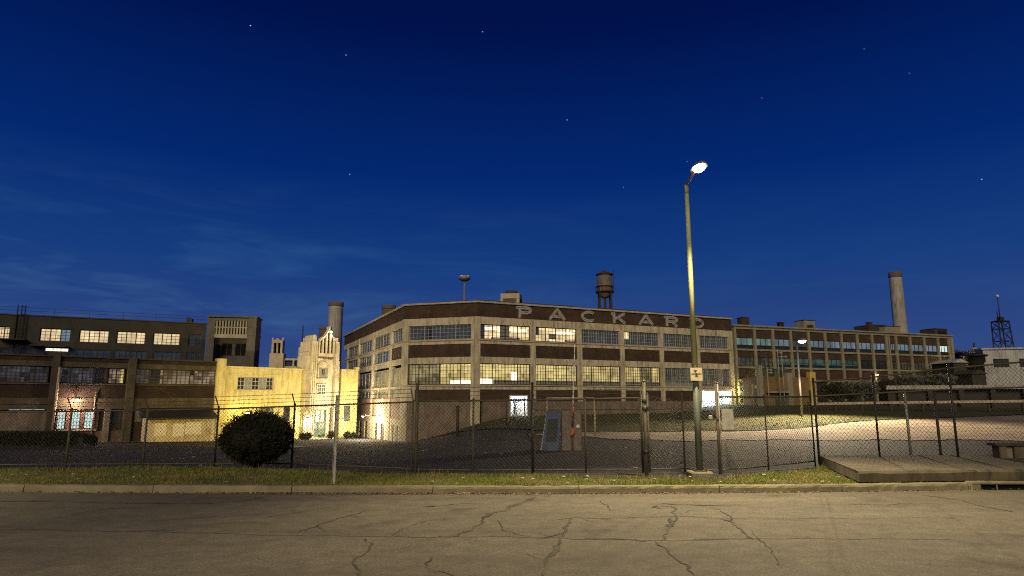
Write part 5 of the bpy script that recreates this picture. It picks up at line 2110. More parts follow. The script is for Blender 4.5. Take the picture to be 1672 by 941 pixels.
# the next lamps of the same row along the street, beyond the picture's edges
street_lamp('tall street lamp on the same verge, further left along the street', (-21.5, lb_.y + .6, .12), lt.z - .12, (-21.2, lb_.y - .3, hd.z), .105, .065,
            3400, (1.0, .86, .44))
street_lamp('tall street lamp on the pavement across the street, behind the viewer', (-5.0, -9.0, 0.0), lt.z, (-4.9, -7.6, hd.z), .105, .065,
            2300, (1.0, .83, .50))
l2 = at(1305, 694, 54)
l2h = at(1309, 557, 52.0)
l2t = at(1294.5, 566, 54)
gl2 = gz(l2.x, 54)
street_lamp('slender galvanised lot lamp with curved arm on the grass bank by the driveway', (l2t.x + .35, 54, gl2), l2t.z - gl2, (l2h.x, 52.0, l2h.z), .10, .08,
            19000, (1.0, .80, .50), footing=False, lens='lamp_lens_white', tilt=.55, cone=138, dish=1.9)

# ------------------------------------------------------------------ fences


def chain(mb, p, q, z0p, z1p, z0q, z1q, pitch=.105, r=.0044):
    """chain-link fabric: two sets of slanting wires between bottom and top line"""
    p, q = Vector((p[0], p[1], 0)), Vector((q[0], q[1], 0))
    L = (q - p).length
    u = (q - p) / L
    n = Vector((-u.y, u.x, 0))

    def W(s, t, off):
        f = s / L
        zb, zt = z0p + (z0q - z0p) * f, z1p + (z1q - z1p) * f
        return p + u * s + n * off + Vector((0, 0, zb + (zt - zb) * t))
    H = ((z1p - z0p) + (z1q - z0q)) / 2
    s = -H
    while s < L:
        for dirn in (1, -1):
            a, b = s, s + H
            ta, tb = (0, 1) if dirn == 1 else (1, 0)
            f0 = max(0, (0 - a) / H)
            f1 = min(1, (L - a) / H)
            if f1 - f0 < .02: continue
            A_ = W(a + H * f0, ta + (tb - ta) * f0, .004 * dirn)
            B_ = W(a + H * f1, ta + (tb - ta) * f1, .004 * dirn)
            mb.tube(A_, B_, r, 3, caps=False)
        s += pitch * 1.0


def fence(label, posts, barb=False, mid=None, pitch=.105, bottom=True, group=None, name='chain_link_fence', cat='fence', top=True, arm=True, wr=.0044, gatehw=None):
    """posts: list of (x, y, z_bottom, z_rail, z_post_top, radius, material, lean)"""
    c = posts[len(posts) // 2]
    t = thing(name, label, cat, (c[0], c[1], c[2]), group)
    fab = MB()
    rail = MB()
    bot = MB()
    wires = [MB() for _ in range(3)]
    for i, (x, y, zb, zr_, zt, r, m) in enumerate(posts):
        q = MB()
        q.tube((x, y, zb - .2), (x, y, zt), r, 10)
        q.lathe([(r * 1.15, 0), (r * 1.1, .03), (r * .4, .05)], 10, (x, y, zt))
        po = q.build('post', M_[m], t, ID)
        if barb and arm and zt - zr_ < .2:
            q = MB()
            q.tube((x, y, zt), (x - .05, y - .16, zt + .33), .018, 5)
            q.build('barb_arm', M_[m], t, ID)
    for a, b in zip(posts, posts[1:]):
        chain(fab, a, b, a[2] + .03, a[3], b[2] + .03, b[3], pitch, wr)
        if top: rail.tube((a[0], a[1], a[3]), (b[0], b[1], b[3]), .024, 8)
        if mid: rail.tube((a[0], a[1], mid(a)), (b[0], b[1], mid(b)), .024, 8)
        if bottom: bot.tube((a[0], a[1], a[2] + .05), (b[0], b[1], b[2] + .05), .02, 6)
        if barb:
            for k in range(3):
                o = .11 * (k + 1)
                pa = Vector((a[0] - .015 * k, a[1] - .05 * (k + 1), a[3] + o + .02))
                pb = Vector((b[0] - .015 * k, b[1] - .05 * (k + 1), b[3] + o + .02))
                wires[k].tube(pa, pb, .006, 4, caps=False)
                n = int((pb - pa).length / .14)
                for j in range(n):
                    c_ = pa.lerp(pb, (j + .5) / n)
                    wires[k].tube(c_ + Vector((-.012, 0, -.022)), c_ + Vector((.012, 0, .022)), .0035, 3, caps=False)
    fab.build('chain_link', M_['wire'], t, ID)
    if top or mid: rail.build('top_rail', M_['metal_post'], t, ID)
    if bottom: bot.build('bottom_rail', M_['metal_post'], t, ID)
    if barb:
        for w_ in wires: w_.build('barbed_wire', M_['wire'], t, ID)
    return t


def post(px, pbase, prail, ptop, r, m, zb=None, Y=None):
    if Y is None:
        z = zb if zb is not None else .10
        b = atz(px, pbase, z)
        Y = b.y
        x = b.x
    else:
        x = at(px, pbase, Y).x
        z = at(px, pbase, Y).z if zb is None else zb
    return (x, Y, z, at(px, prail, Y).z, at(px, ptop, Y).z, r, m)


pL = [post(-150, 762, 674.5, 673, .03, 'metal_black'), post(-20, 762, 673, 671, .03, 'metal_post'), post(107, 761, 671.5, 669, .03, 'metal_post'), post(233, 760.5, 670, 667.5, .03, 'metal_post'),
      post(350, 760, 668, 665.5, .03, 'metal_black'), post(476, 760, 663.5, 661, .032, 'metal_black'), post(672, 768.5, 656.5, 655, .028, 'metal_post')]
fence('long sagging chain link fence with barbed wire arms, passing the round bush on the left', pL, barb=True)

pG = [post(678.5, 770, 655.5, 628, .045, 'metal_post'), post(772, 771, 654.5, 653, .028, 'metal_post'), post(870, 771, 653, 627, .034, 'metal_black'), post(957, 770, 651.5, 650, .028, 'metal_dark'),
      post(1050, 770, 650, 648, .035, 'metal_dark')]
fence('wide chain link driveway gate between the thick left post and the tall latch post', pG, barb=True, name='driveway_gate', cat='gate', arm=False)

gp = post(1054, 775, 650, 624, .07, 'metal_post')
t = thing('gate_post', 'thick weathered gate latch post with rollers and loose strap, right of the driveway gate', 'gate post', (gp[0], gp[1] - .15, gp[2]))
q = MB()
q.tube((gp[0], gp[1] - .15, -.1), (gp[0], gp[1] - .15, gp[4]), .048, 12)
q.lathe([(.054, 0), (.05, .03), (.02, .06)], 12, (gp[0], gp[1] - .15, gp[4]))
q.build('post', M_['metal_post'], t, ID)
for py, sx in ((655, -1), (668, 1), (738, 1)):
    z_ = at(1054, py, gp[1] - .15).z
    q = MB()
    q.lathe([(.06, -.05), (.068, -.04), (.068, .04), (.06, .05)], 12, (gp[0], gp[1] - .15, z_))
    q.box(gp[0] + sx * .07, gp[0] + sx * .16, gp[1] - .2, gp[1] - .1, z_ - .06, z_ + .06)
    q.build('roller_bracket', M_['metal_black'], t, ID)
q = MB()
q.tube((gp[0] - .09, gp[1] - .2, at(1054, 780, gp[1]).z + .15), (gp[0] - .09, gp[1] - .2, at(1054, 632, gp[1]).z), .014, 6)
q.path([(gp[0] - .09, gp[1] - .2, at(1054, 632, gp[1]).z), (gp[0] - .06, gp[1] - .22, at(1054, 626, gp[1]).z), (gp[0], gp[1] - .22, at(1054, 628, gp[1]).z)], .012, 5)
q.build('strap', M_['metal_black'], t, ID)

pW = [post(1061, 769, 645, 644, .03, 'metal_post'), post(1118.5, 768, 655, 640, .026, 'metal_dark'), post(1176, 772, 648, 626, .038, 'metal_post')]
fence('narrow chain link walk gate with no top rail, behind the street lamp', pW, name='walk_gate', cat='gate', top=False)

pM = [post(1179, 771, 648, 627, .028, 'metal_galv'), post(1255, 764, 648.5, 647, .02, 'metal_dark', zb=.1), post(1331, 756, 648, 640, .022, 'metal_black', zb=.12)]
fence('chain link fence panel between the lamp and the concrete slab', pM)
YR = 18.8
pR = [post(1337, 742, 624, 620, .03, 'metal_black', zb=.25, Y=YR), post(1436, 740, 616, 612, .028, 'metal_black', zb=.28, Y=YR), post(1564, 740, 601.5, 597, .032, 'metal_black', zb=.3, Y=YR),
      post(1700, 742, 590.5, 587, .04, 'metal_black', zb=.3, Y=YR), post(1850, 742, 580, 577, .04, 'metal_black', zb=.3, Y=YR)]
fence('taller black-posted chain link fence behind the concrete slab, rising to the right', pR, mid=lambda p: at(1337 + (p[0] - pR[0][0]) * 30, interp(p[0], [(pR[0][0], 647), (pR[2][0], 636), (pR[4][0], 628)]), YR).z, pitch=.12, bottom=False)
for px0, py0, px1, py1, m_, lab in ((1487, 740, 1481, 639, 'metal_galv', 'pale bare pole leaning behind the tall fence above the slab'), (1536, 740, 1527, 645, 'metal_dark', 'dull second bare pole behind the tall fence, near its thick black post')):
    a_, b_ = at(px0, py0, 20.2), at(px1, py1, 20.2)
    t = thing('bare_pole', lab, 'pole', (a_.x, a_.y, .1))
    q = MB()
    q.tube((a_.x, a_.y, .05), (a_.x, b_.y, b_.z), .04, 8)
    q.build('shaft', M_[m_], t, ID)
    q = MB()
    q.lathe([(.046, 0), (.046, .04), (.02, .06)], 8, (a_.x, b_.y, b_.z))
    q.build('cap', M_['metal_dark'], t, ID)

# sign post on the verge (blade seen edge-on)
sp_ = atz(544.5, 789.5, .14)
t = thing('sign_post', 'bare galvanised channel post on the verge in front of the fence', 'sign post', (sp_.x, sp_.y, .13))
top_ = at(547, 645, sp_.y).z
q = MB()
w_ = .036
q.box(sp_.x - w_, sp_.x + w_, sp_.y + .014, sp_.y + .022, .0, top_)
q.box(sp_.x - w_, sp_.x - w_ + .008, sp_.y - .02, sp_.y + .014, .0, top_)
q.box(sp_.x + w_ - .008, sp_.x + w_, sp_.y - .02, sp_.y + .014, .0, top_)
q.build('post', M_['metal_galv'], t, ID)
q = MB()
for k in range(4): q.tube((sp_.x, sp_.y - .005, top_ - .1 - k * .15), (sp_.x, sp_.y + .014, top_ - .1 - k * .15), .012, 6)
q.build('bolt', M_['metal_dark'], t, ID)

# sheet of metal hung on the walk gate post, and lock
t0_ = at(1188, 703, pW[2][1] - .1)
t = thing('gate_sign', 'small grey sheet metal sign hanging on the fence right of the lamp', 'sign', (t0_.x, t0_.y, t0_.z))
a_, b_ = at(1180, 705, t0_.y), at(1197, 668, t0_.y)
q = MB()
q.box(a_.x, b_.x, t0_.y, t0_.y + .006, a_.z, b_.z)
q.build('plate', M_['metal_galv'], t, ID)
q = MB()
for dx in (.03, b_.x - a_.x - .03):
    for z_ in (a_.z + .05, b_.z - .05): q.tube((a_.x + dx, t0_.y - .006, z_), (a_.x + dx, t0_.y + .05, z_), .008, 6)
q.build('tie', M_['metal_dark'], t, ID)
q = MB()
q.box(a_.x - .005, b_.x + .005, t0_.y - .012, t0_.y, a_.z, a_.z + .05)
q.build('lower_lip', M_['metal_dark'], t, ID)
k0 = at(1160, 681, pW[2][1] - .12)
t = thing('padlock', 'grey padlock on a short chain beside the walk gate post', 'padlock', tuple(k0))
q = MB()
q.bevel_box(k0.x - .05, k0.x + .05, k0.y - .025, k0.y + .025, k0.z - .05, k0.z + .04, .01)
q.build('body', M_['metal_galv'], t, ID)
q = MB()
q.path([(k0.x - .03, k0.y, k0.z + .04), (k0.x - .03, k0.y, k0.z + .09), (k0.x, k0.y, k0.z + .12), (k0.x + .03, k0.y, k0.z + .09), (k0.x + .03, k0.y, k0.z + .04)], .01, 6)
q.path([(k0.x + .02, k0.y, k0.z + .1), (k0.x + .1, k0.y + .03, k0.z + .11), (k0.x + .16, k0.y + .05, k0.z + .0), (k0.x + .22, k0.y + .08, k0.z - .08), (k0.x + .26, k0.y + .1, k0.z + .02)], .014, 6)
q.build('shackle', M_['metal_dark'], t, ID)

# ------------------------------------------------------------------ barrier gate in the yard
YB = 27.5
gB = gz(at(900, 738, YB).x, YB)
p0, p1 = at(884, 738, YB), at(912, 738, YB)
bg_ = thing('barrier_gate', 'blue fronted barrier cabinet with a raised red and white boom, behind the driveway gate', 'barrier', (p0.x + .5, YB, gB))
zt_ = at(900, 671.5, YB).z
hB = zt_ - gB
# leaning front block (blue) and square grey block beside it
q = MB()
x0, x1 = p0.x, p1.x
lean_ = .26
q.add([(x0, YB, gB), (x1, YB, gB), (x1, YB + .8, gB), (x0, YB + .8, gB), (x0 + lean_, YB + .12, zt_), (x1 + lean_ * .55, YB + .12, zt_), (x1 + lean_ * .55, YB + .8, zt_), (x0 + lean_, YB + .8, zt_)],
      [(0, 3, 2, 1), (4, 5, 6, 7), (0, 1, 5, 4), (1, 2, 6, 5), (2, 3, 7, 6), (3, 0, 4, 7)])
q.build('cabinet', M_['paint_blue'], bg_, ID)
q = MB()
f0, f1 = .22, .80


def cabp(fx, fz, o):
    xl = x0 + lean_ * fz
    xr = x1 + lean_ * .55 * fz
    return (xl + (xr - xl) * fx, YB + .12 * fz - o, gB + hB * fz)


q.add([cabp(.16, f0, .012), cabp(.84, f0, .012), cabp(.84, f1, .012), cabp(.16, f1, .012), cabp(.16, f0, -.01), cabp(.84, f0, -.01), cabp(.84, f1, -.01), cabp(.16, f1, -.01)],
      [(0, 1, 2, 3), (4, 7, 6, 5), (0, 4, 5, 1), (1, 5, 6, 2), (2, 6, 7, 3), (3, 7, 4, 0)])
q.build('door', M_['blue_dark'], bg_, ID)
q = MB()
x2 = at(951, 738, YB).x
q.bevel_box(x1 + .16, x2, YB + .15, YB + .95, gB - .05, zt_ + .02, .03)
q.build('motor_housing', M_['cabinet_grey'], bg_, ID)
q = MB()
c = at(944, 696.5, YB + .12)
q.lathe([(.07, -.0), (.085, .03), (.06, .05)], 16, (0, 0, 0))
q.build('dial', M_['paint_white'], bg_, Matrix.Translation((c.x, YB + .15, c.z)) @ Matrix.Rotation(R(90), 4, 'X'))
bx0, bx1 = at(934.5, 697, YB - .05), at(939, 546, YB - .05)
n = 9
for k in range(n):
    a_ = Vector(bx0).lerp(Vector(bx1), k / n)
    b_ = Vector(bx0).lerp(Vector(bx1), (k + 1) / n)
    q = MB()
    r_ = .036 - .016 * k / n
    q.tube(a_, b_, r_, 8, r_ - .002)
    q.build('boom', M_['metal_black'] if k == 0 else (M_['paint_red'] if k in (1, 8) else M_['paint_white']), bg_, ID)
q = MB()
c = at(934.5, 705, YB - .06)
q.plate([(c.x - .08, c.z - .16), (c.x + .02, c.z - .12), (c.x + .08, c.z - .04), (c.x + .08, c.z + .08), (c.x + .02, c.z + .16), (c.x - .04, c.z + .13), (c.x - .06, c.z)], YB - .12, YB + .1)
q.build('counterweight', M_['paint_orange'], bg_, ID)
q = MB()
q.tube((c.x, YB + .0, gB), (c.x, YB + .0, c.z - .1), .03, 8)
q.build('pivot_post', M_['metal_dark'], bg_, ID)

# pipe goal-frame behind barrier
fx0, fx1 = at(893, 650, 40), at(970, 650, 40)
g4 = gz(fx0.x, 40)
t = thing('pipe_frame', 'thin pipe frame like a low goalpost in the yard behind the barrier', 'pipe frame', (fx0.x, 40, g4))
q = MB()
q.tube((fx0.x, 40, fx0.z), (fx1.x, 40, fx1.z), .04, 8)
q.build('crossbar', M_['pipe'], t, ID)
for p in (fx0, fx1):
    q = MB()
    q.tube((p.x, 40, gz(p.x, 40) - .1), (p.x, 40, p.z), .04, 8)
    q.build('leg', M_['pipe'], t, ID)
# bollards
for px, pb, pt, Y, m_, lab in ((747, 698, 664, 46, 'metal_dark', 'rusty thick bollard on the bank in front of the corner wall'), (827, 690, 640, 50, 'metal_dark', 'thin rusty pole left of the lit doorway'),
                               (972, 715, 672, 40, 'pipe', 'pale thin stake on the yard right of the barrier'), (845, 727, 712, 34, 'metal_dark', 'stubby stake in the yard left of the barrier')):
    a_, b_ = at(px, pb, Y), at(px, pt, Y)
    g_ = gz(a_.x, Y)
    t = thing('bollard', lab, 'bollard', (a_.x, Y, g_))
    r_ = .11 if Y == 46 else .045
    q = MB()
    q.tube((a_.x, Y, g_ - .1), (a_.x, Y, b_.z), r_, 10)
    q.build('shaft', M_[m_], t, ID)
    q = MB()
    q.lathe([(r_ * 1.1, 0), (r_ * .8, .05), (r_ * .2, .07)], 10, (a_.x, Y, b_.z))
    q.build('cap', M_[m_], t, ID)
# bent cable/hose post
t = thing('bent_pole', 'thin bent black pole leaning beside the dark gate post, left of the blue cabinet', 'pole', (at(868, 725, 26).x, 26, gz(1, 26)))
q = MB()
q.path([at(856, 648, 26), at(857, 678, 26), at(859, 700, 26), at(863, 715, 26), at(869, 724, 26), at(873, 722, 26)], .022, 6)
q.build('rod', M_['metal_black'], t, ID)
q = MB()
p = at(872, 722, 26)
q.box(p.x - .05, p.x + .08, 25.95, 26.05, gz(p.x, 26) - .02, p.z + .35)
q.build('foot', M_['metal_dark'], t, ID)

# ------------------------------------------------------------------ round bush and hedge


def foliage(n, centre, rad, leaf, fn=None, needle=True, low=None, flat=1.0, shell=(.55, 1.0)):
    mb = MB()
    cx_, cy_, cz_ = centre
    for _ in range(n):
        while True:
            v = Vector((rnd.gauss(0, 1), rnd.gauss(0, 1), rnd.gauss(0, 1)))
            if v.length > .01: break
        v.normalize()
        k = rnd.uniform(*shell) ** .5
        lump = 1 + .07 * math.sin(v.x * 6 + v.z * 5) * math.sin(v.y * 6 + v.z * 4) + .05 * math.sin(v.x * 13 + v.y * 11)
        p = Vector((cx_ + v.x * rad[0] * k * lump, cy_ + v.y * rad[1] * k * lump, cz_ + v.z * rad[2] * k * lump))
        if low is not None and p.z < low: continue
        d = (v + Vector((rnd.gauss(0, .5), rnd.gauss(0, .5), rnd.gauss(.25, .5)))).normalized()
        s = d.cross(Vector((rnd.random(), rnd.random(), rnd.random())))
        s.normalize()
        L_ = leaf * rnd.uniform(.6, 1.5)
        w = L_ * (.16 if needle else .38)
        o = len(mb.v)
        mb.v += [tuple(p), tuple(p + d * L_ * .5 + s * w), tuple(p + d * L_), tuple(p + d * L_ * .5 - s * w)]
        mb.f.append((o, o + 1, o + 2, o + 3))
        mb.sm.append(False)
    return mb


YBu = 18.95
bc = at(419, 715, YBu)
gb_ = .02
bush = thing('round_bush', 'big dark evergreen bush clipped to a ball beside the fence', 'bush', (bc.x, YBu, gb_))
rx = (474 - 365) / 2 / F_PX * YBu
zt_ = at(419, 676, YBu).z
zb_ = at(419, 757, YBu).z
cz_ = (zt_ + zb_) / 2
rz_ = (zt_ - zb_) / 2
fo = foliage(24000, (bc.x, YBu, cz_), (rx * .97, rx * .9, rz_ * 1.0), .085, shell=(.35, 1.0))
for _ in range(480):          # uneven sprigs that stick out of the clipped outline
    v = Vector((rnd.gauss(0, 1), rnd.gauss(0, 1), rnd.gauss(.5, .8))).normalized()
    p = Vector((bc.x + v.x * rx * .93, YBu + v.y * rx * .86, cz_ + v.z * rz_ * .95))
    ln = rnd.uniform(.06, .18) if rnd.random() < .85 else rnd.uniform(.2, .36)
    for j in range(9):
        c = p + v * ln * j / 8
        d = (v + Vector((rnd.gauss(0, .6), rnd.gauss(0, .6), rnd.gauss(.2, .4)))).normalized()
        s_ = d.cross(Vector((rnd.random(), rnd.random(), rnd.random()))).normalized()
        o = len(fo.v)
        fo.v += [tuple(c), tuple(c + d * .03 + s_ * .009), tuple(c + d * .07), tuple(c + d * .03 - s_ * .009)]
        fo.f.append((o, o + 1, o + 2, o + 3))
        fo.sm.append(False)
fo.build('foliage', M_['bush'], bush, ID)
inn = MB()
pr_ = [(rx * .8 * math.cos(R(a_)), cz_ + rz_ * .8 * math.sin(R(a_))) for a_ in range(-85, 86, 17)]
inn.lathe(pr_, 18, (bc.x, YBu, 0))
inn.build('inner_twigs', M_['bush'], bush, ID)
tr = MB()
for k in range(5): tr.tube((bc.x + rnd.gauss(0, .1), YBu + rnd.gauss(0, .1), -.1), (bc.x + rnd.gauss(0, .35), YBu + rnd.gauss(0, .3), cz_), .035, 6, .015)
tr.build('trunk', M_['bark'], bush, ID)

# long clipped hedge at left
Yh = 42
h0, h1 = at(-60, 720, Yh - 3), at(158, 722, Yh + 1)
gh = gz(h1.x, Yh)
hedge = thing('hedge', 'long low clipped hedge at the far left of the yard', 'hedge', ((h0.x + h1.x) / 2, Yh, gh))
mb = MB()
dirh = Vector((h1.x - h0.x, h1.y - h0.y, 0))
Lh = dirh.length
dirh.normalize()
nh = Vector((-dirh.y, dirh.x, 0))
hh_ = .95
for _ in range(26000):
    s = rnd.uniform(0, Lh)
    end = min(1, max(.0, (Lh - s) / 1.6)) ** .5
    a_ = rnd.uniform(0, math.pi)
    rr = rnd.uniform(.8, 1.03)
    c = Vector((h0.x, h0.y, 0)) + dirh * s
    ex = .75 * end
    sq = lambda v: math.copysign(abs(v) ** .45, v)
    p = c + nh * (ex * sq(math.cos(a_)) * rr) + Vector((0, 0, gz(c.x, c.y) + hh_ * (.55 + .45 * end) * sq(math.sin(a_)) * rr))
    d = Vector((rnd.gauss(0, 1), rnd.gauss(0, 1) - .3, rnd.gauss(.4, 1))).normalized()
    s2 = d.cross(Vector((rnd.random(), rnd.random(), rnd.random() + .1))).normalized()
    L_ = rnd.uniform(.05, .12)
    o = len(mb.v)
    mb.v += [tuple(p), tuple(p + d * L_ * .5 + s2 * L_ * .35), tuple(p + d * L_), tuple(p + d * L_ * .5 - s2 * L_ * .35)]
    mb.f.append((o, o + 1, o + 2, o + 3))
    mb.sm.append(False)
mb.build('foliage', M_['hedge'], hedge, ID)
mb = MB()
for i in range(24):
    sa, sb = (Lh - .8) * i / 24, (Lh - .8) * (i + 1) / 24
    c = Vector((h0.x, h0.y, 0)) + dirh * (sa + sb) / 2
    g_ = gz(c.x, c.y)
    c0, c1 = Vector((h0.x, h0.y, 0)) + dirh * sa, Vector((h0.x, h0.y, 0)) + dirh * sb
    P = [c0 - nh * .6, c1 - nh * .6, c1 + nh * .6, c0 + nh * .6]
    e_ = .55 + .45 * min(1, (Lh - sb) / 1.6)
    mb.add([(p.x, p.y, g_ - .1) for p in P] + [(p.x, p.y, g_ + .78 * e_) for p in P], [(0, 3, 2, 1), (4, 5, 6, 7), (0, 1, 5, 4), (1, 2, 6, 5), (2, 3, 7, 6), (3, 0, 4, 7)])
mb.build('inner_twigs', M_['hedge'], hedge, ID)

# strip of grass at the foot of the brick workshop
mb = MB()
st0, st1 = FL.s(150, 715), FL.s(352, 715)
n = 26
vv, ff = [], []
for i in range(n + 1):
    s = st0 + (st1 - st0) * i / n
    for y_ in (-.05, -1.3, -2.6, -4.2):
        p = FL.w(s, y_, 0)
        vv.append((p.x, p.y, gz(p.x, p.y) + .05))
for i in range(n):
    for k in range(3): ff.append((i * 4 + k, i * 4 + k + 1, (i + 1) * 4 + k + 1, (i + 1) * 4 + k))
mb.add(vv, ff, True)
o = mb.build('grass_strip', M_['lawn'])
tag(o, 'thin grass strip at the foot of the brick workshop', 'grass strip', kind='structure')

# little plants and a yellow hydrant by the entrance
for px, lab in ((495.5, 'small leafless shrub left of the tower door, under the lantern'), (503.5, 'twiggy little shrub hard against the tower pier'), (541, 'small shrub between green door and right lantern'), (567, 'low dark shrub under the narrow right-hand stucco window'), (578, 'rightmost low shrub at the stucco corner')):
    p = FY.w(FY.s(px, 705, -1.4), -1.4, 0)
    g_ = gz(p.x, p.y)
    t = thing('small_shrub', lab, 'shrub', (p.x, p.y, g_), 'little shrubs at the foot of the stucco front')
    h_ = rnd.uniform(.5, .75)
    foliage(420, (p.x, p.y, g_ + h_ * .6), (.38, .38, h_ * .55), .14, needle=False, shell=(.05, 1)).build('foliage', M_['bush'], t, ID)
    q = MB()
    for k in range(4): q.tube((p.x, p.y, g_ - .05), (p.x + rnd.gauss(0, .15), p.y + rnd.gauss(0, .15), g_ + h_), .02, 5, .008)
    q.build('stem', M_['bark'], t, ID)
p = FY.w(FY.s(490.5, 700, -.9), -.9, 0)
g_ = gz(p.x, p.y)
t = thing('standpipe', 'tall yellow standpipe on the pavement left of the tower door', 'standpipe', (p.x, p.y, g_))
zt_ = at(490, 672, p.y).z
q = MB()
q.tube((p.x, p.y, g_ - .1), (p.x, p.y, zt_), .11, 10, .08)
q.build('pipe', M_['paint_yellow'], t, ID)
q = MB()
q.lathe([(.16, 0), (.16, .08), (.12, .12)], 12, (p.x, p.y, g_ + 1.2))
q.lathe([(.13, -.06), (.14, .03), (.06, .14)], 12, (p.x, p.y, zt_))
q.build('collar', M_['paint_yellow'], t, ID)

# ------------------------------------------------------------------ raised concrete slab, bench, storm drain
zs = .40
c0 = atz(1412, 772, zs)
c1 = atz(1335.5, 743.5, zs)
XR = 30.0
slab = thing('concrete_slab', 'broad raised concrete slab with chipped edge beside the kerb', 'concrete slab', (c0.x, c0.y, .1))
q = MB()
yf = lambda x: kerb_y(x) + .22
topz = lambda x, y: zs
n = 60
pts_f = [(c0.x + (XR - c0.x) * i / n, yf(c0.x + (XR - c0.x) * i / n)) for i in range(n + 1)]
back = [(XR, c1.y), (c1.x, c1.y)]
zb_, zt2 = zs - .235, zs
front_b = [(x, y + .02, zb_) for x, y in pts_f]
front_m = [(x, y + rnd.uniform(-.012, .006), zs - .05 + rnd.uniform(-.012, .01)) for x, y in pts_f]
front_t = [(x, y + .05 + rnd.uniform(0, .02), zs) for x, y in pts_f]
N1 = n + 1
vv = front_b + front_m + front_t + [(XR, c1.y, zs), (c1.x, c1.y, zs), (XR, c1.y, zb_), (c1.x, c1.y, zb_)]
ff = []
for i in range(n):
    ff += [(i, i + 1, N1 + i + 1, N1 + i), (N1 + i, N1 + i + 1, 2 * N1 + i + 1, 2 * N1 + i)]
a0 = 3 * N1
ff.append(tuple([2 * N1 + i for i in range(N1)] + [a0, a0 + 1]))
ff.append((0, N1, 2 * N1, a0 + 1, a0 + 3))
ff.append((a0, a0 + 2, a0 + 3, a0 + 1))
q.add(vv, ff)
q.build('deck', M_['concrete_grey'], slab, ID)
q = MB()
vv = [(c0.x + .35 + i * 1.5, kerb_y(c0.x + .35 + i * 1.5) + .36) for i in range(15)] + [(XR, c1.y - .05), (c1.x + .22, c1.y - .05)]
q.prism([(v[0], v[1]) for v in vv], -.1, zb_ - .012)
q.build('foundation', M_['concrete_grey'], slab, ID)
q = MB()
for (pa, pb) in (((1420, 741.5), (1500, 767)), ((1504, 741.5), (1600, 770))):
    a_, b_ = atz(*pa, zs), atz(*pb, zs)
    d = (b_ - a_).normalized()
    s2 = Vector((-d.y, d.x, 0)) * .015
    q.add([a_ + s2 + Vector((0, 0, .004)), b_ + s2 + Vector((0, 0, .004)), b_ - s2 + Vector((0, 0, .004)), a_ - s2 + Vector((0, 0, .004))], [(3, 2, 1, 0)])
q.build('joint', M_['kerb'], slab, ID)

b0 = atz(1634, 748.5, zs)
b1 = at(1668, 748, b0.y)
t = thing('concrete_bench', 'low concrete block bench with a dark plank top on the raised slab', 'bench', (b0.x, b0.y, zs))
zt_ = at(1640, 724, b0.y).z
q = MB()
xe = b0.x + 1.15
q.bevel_box(b0.x, b0.x + .2, b0.y, b0.y + .3, zs + .001, zt_ - .07, .015)
q.build('end_block', M_['concrete_grey'], t, ID)
q = MB()
q.bevel_box(b0.x + .42, xe, b0.y + .02, b0.y + .3, zs + .001, zt_ - .07, .015)
q.build('block', M_['concrete_grey'], t, ID)
q = MB()
q.box(b0.x + .19, b0.x + .43, b0.y + .1, b0.y + .27, zs + .001, zt_ - .075)
q.build('shadow_gap_block', M_['cabinet_grey'], t, ID)
q = MB()
q.bevel_box(b0.x - .12, xe + .08, b0.y - .05, b0.y + .33, zt_ - .069, zt_, .015)
q.build('plank_top', M_['metal_dark'], t, ID)

dr_ = thing('storm_drain', 'open mouthed storm drain inlet set in the kerb at the right', 'storm drain', (XDRAIN, KR.y, 0))
yk = kerb_y(XDRAIN)
q = MB()
q.bevel_box(XDRAIN + .01, XDRAIN + .24, yk - .01, yk + .3, -.1, .12, .02)
q.build('side_block', M_['kerb'], dr_, ID)
q = MB()
q.bevel_box(XDRAIN + .02, XDRAIN + 2.6, yk - .02, yk + .24, .121, .168, .012)
q.build('hood', M_['kerb'], dr_, ID)
q = MB()
q.box(XDRAIN + .24, XDRAIN + 2.6, yk + .16, yk + .2, -.35, .12)
q.build('mouth', M_['black'], dr_, ID)  # black sheet stands in for the shade inside the drain
for x_ in (.36, 1.15, 1.9):
    q = MB()
    q.tube((XDRAIN + .24 + x_, yk + .02, -.05), (XDRAIN + .24 + x_, yk + .02, .121), .012, 6)
    q.build('bar', M_['pipe'], dr_, ID)
q = MB()
q.box(XDRAIN + .24, XDRAIN + 2.6, yk - .25, yk + .16, -.35, -.02)
q.build('throat', M_['black'], dr_, ID)

# ------------------------------------------------------------------ right background
# transformer yard: tan wall, pillars, green transformer boxes, masts
YT = 66.0
FT2 = Fac(at(1243, 640, YT), at(1333, 640, YT + 2.5))
x_ = lambda px: FT2.s(px, 640)
z_ = lambda py: FT2.z(1290, py)
p = FT2.w(x_(1290), 0, 0)
ty = thing('yard_enclosure', 'tan brick enclosure with pale and yellow pillars in front of the wing', 'enclosure', (p.x, p.y, gz(p.x, p.y)))
q = MB()
q.box(x_(1247), x_(1327), 0, .3, -1, z_(616))
q.box(x_(1247), x_(1247) + .3, .3, 3, -1, z_(616))
q.box(x_(1327) - .3, x_(1327), .3, 3, -1, z_(616))
q.build('wall', M_['brick_tan'], ty, FT2.M)
for a_, b_, py, m_ in ((1239, 1244.5, 598, 'concrete_wing'), (1285, 1293, 609, 'concrete_wing'), (1322, 1331, 607, 'paint_yellow')):
    q = MB()
    q.bevel_box(x_(a_), x_(b_), -.28, .32, -1, z_(py), .05)
    q.build('pillar', M_[m_], ty, FT2.M)
q = MB()
q.box(x_(1265), x_(1284), -.05, -.005, -1, z_(645))
q.build('gate', M_['paint_green'], ty, FT2.M)
q = MB()
q.box(x_(1250), x_(1284), -.5, -.01, z_(642), z_(639))
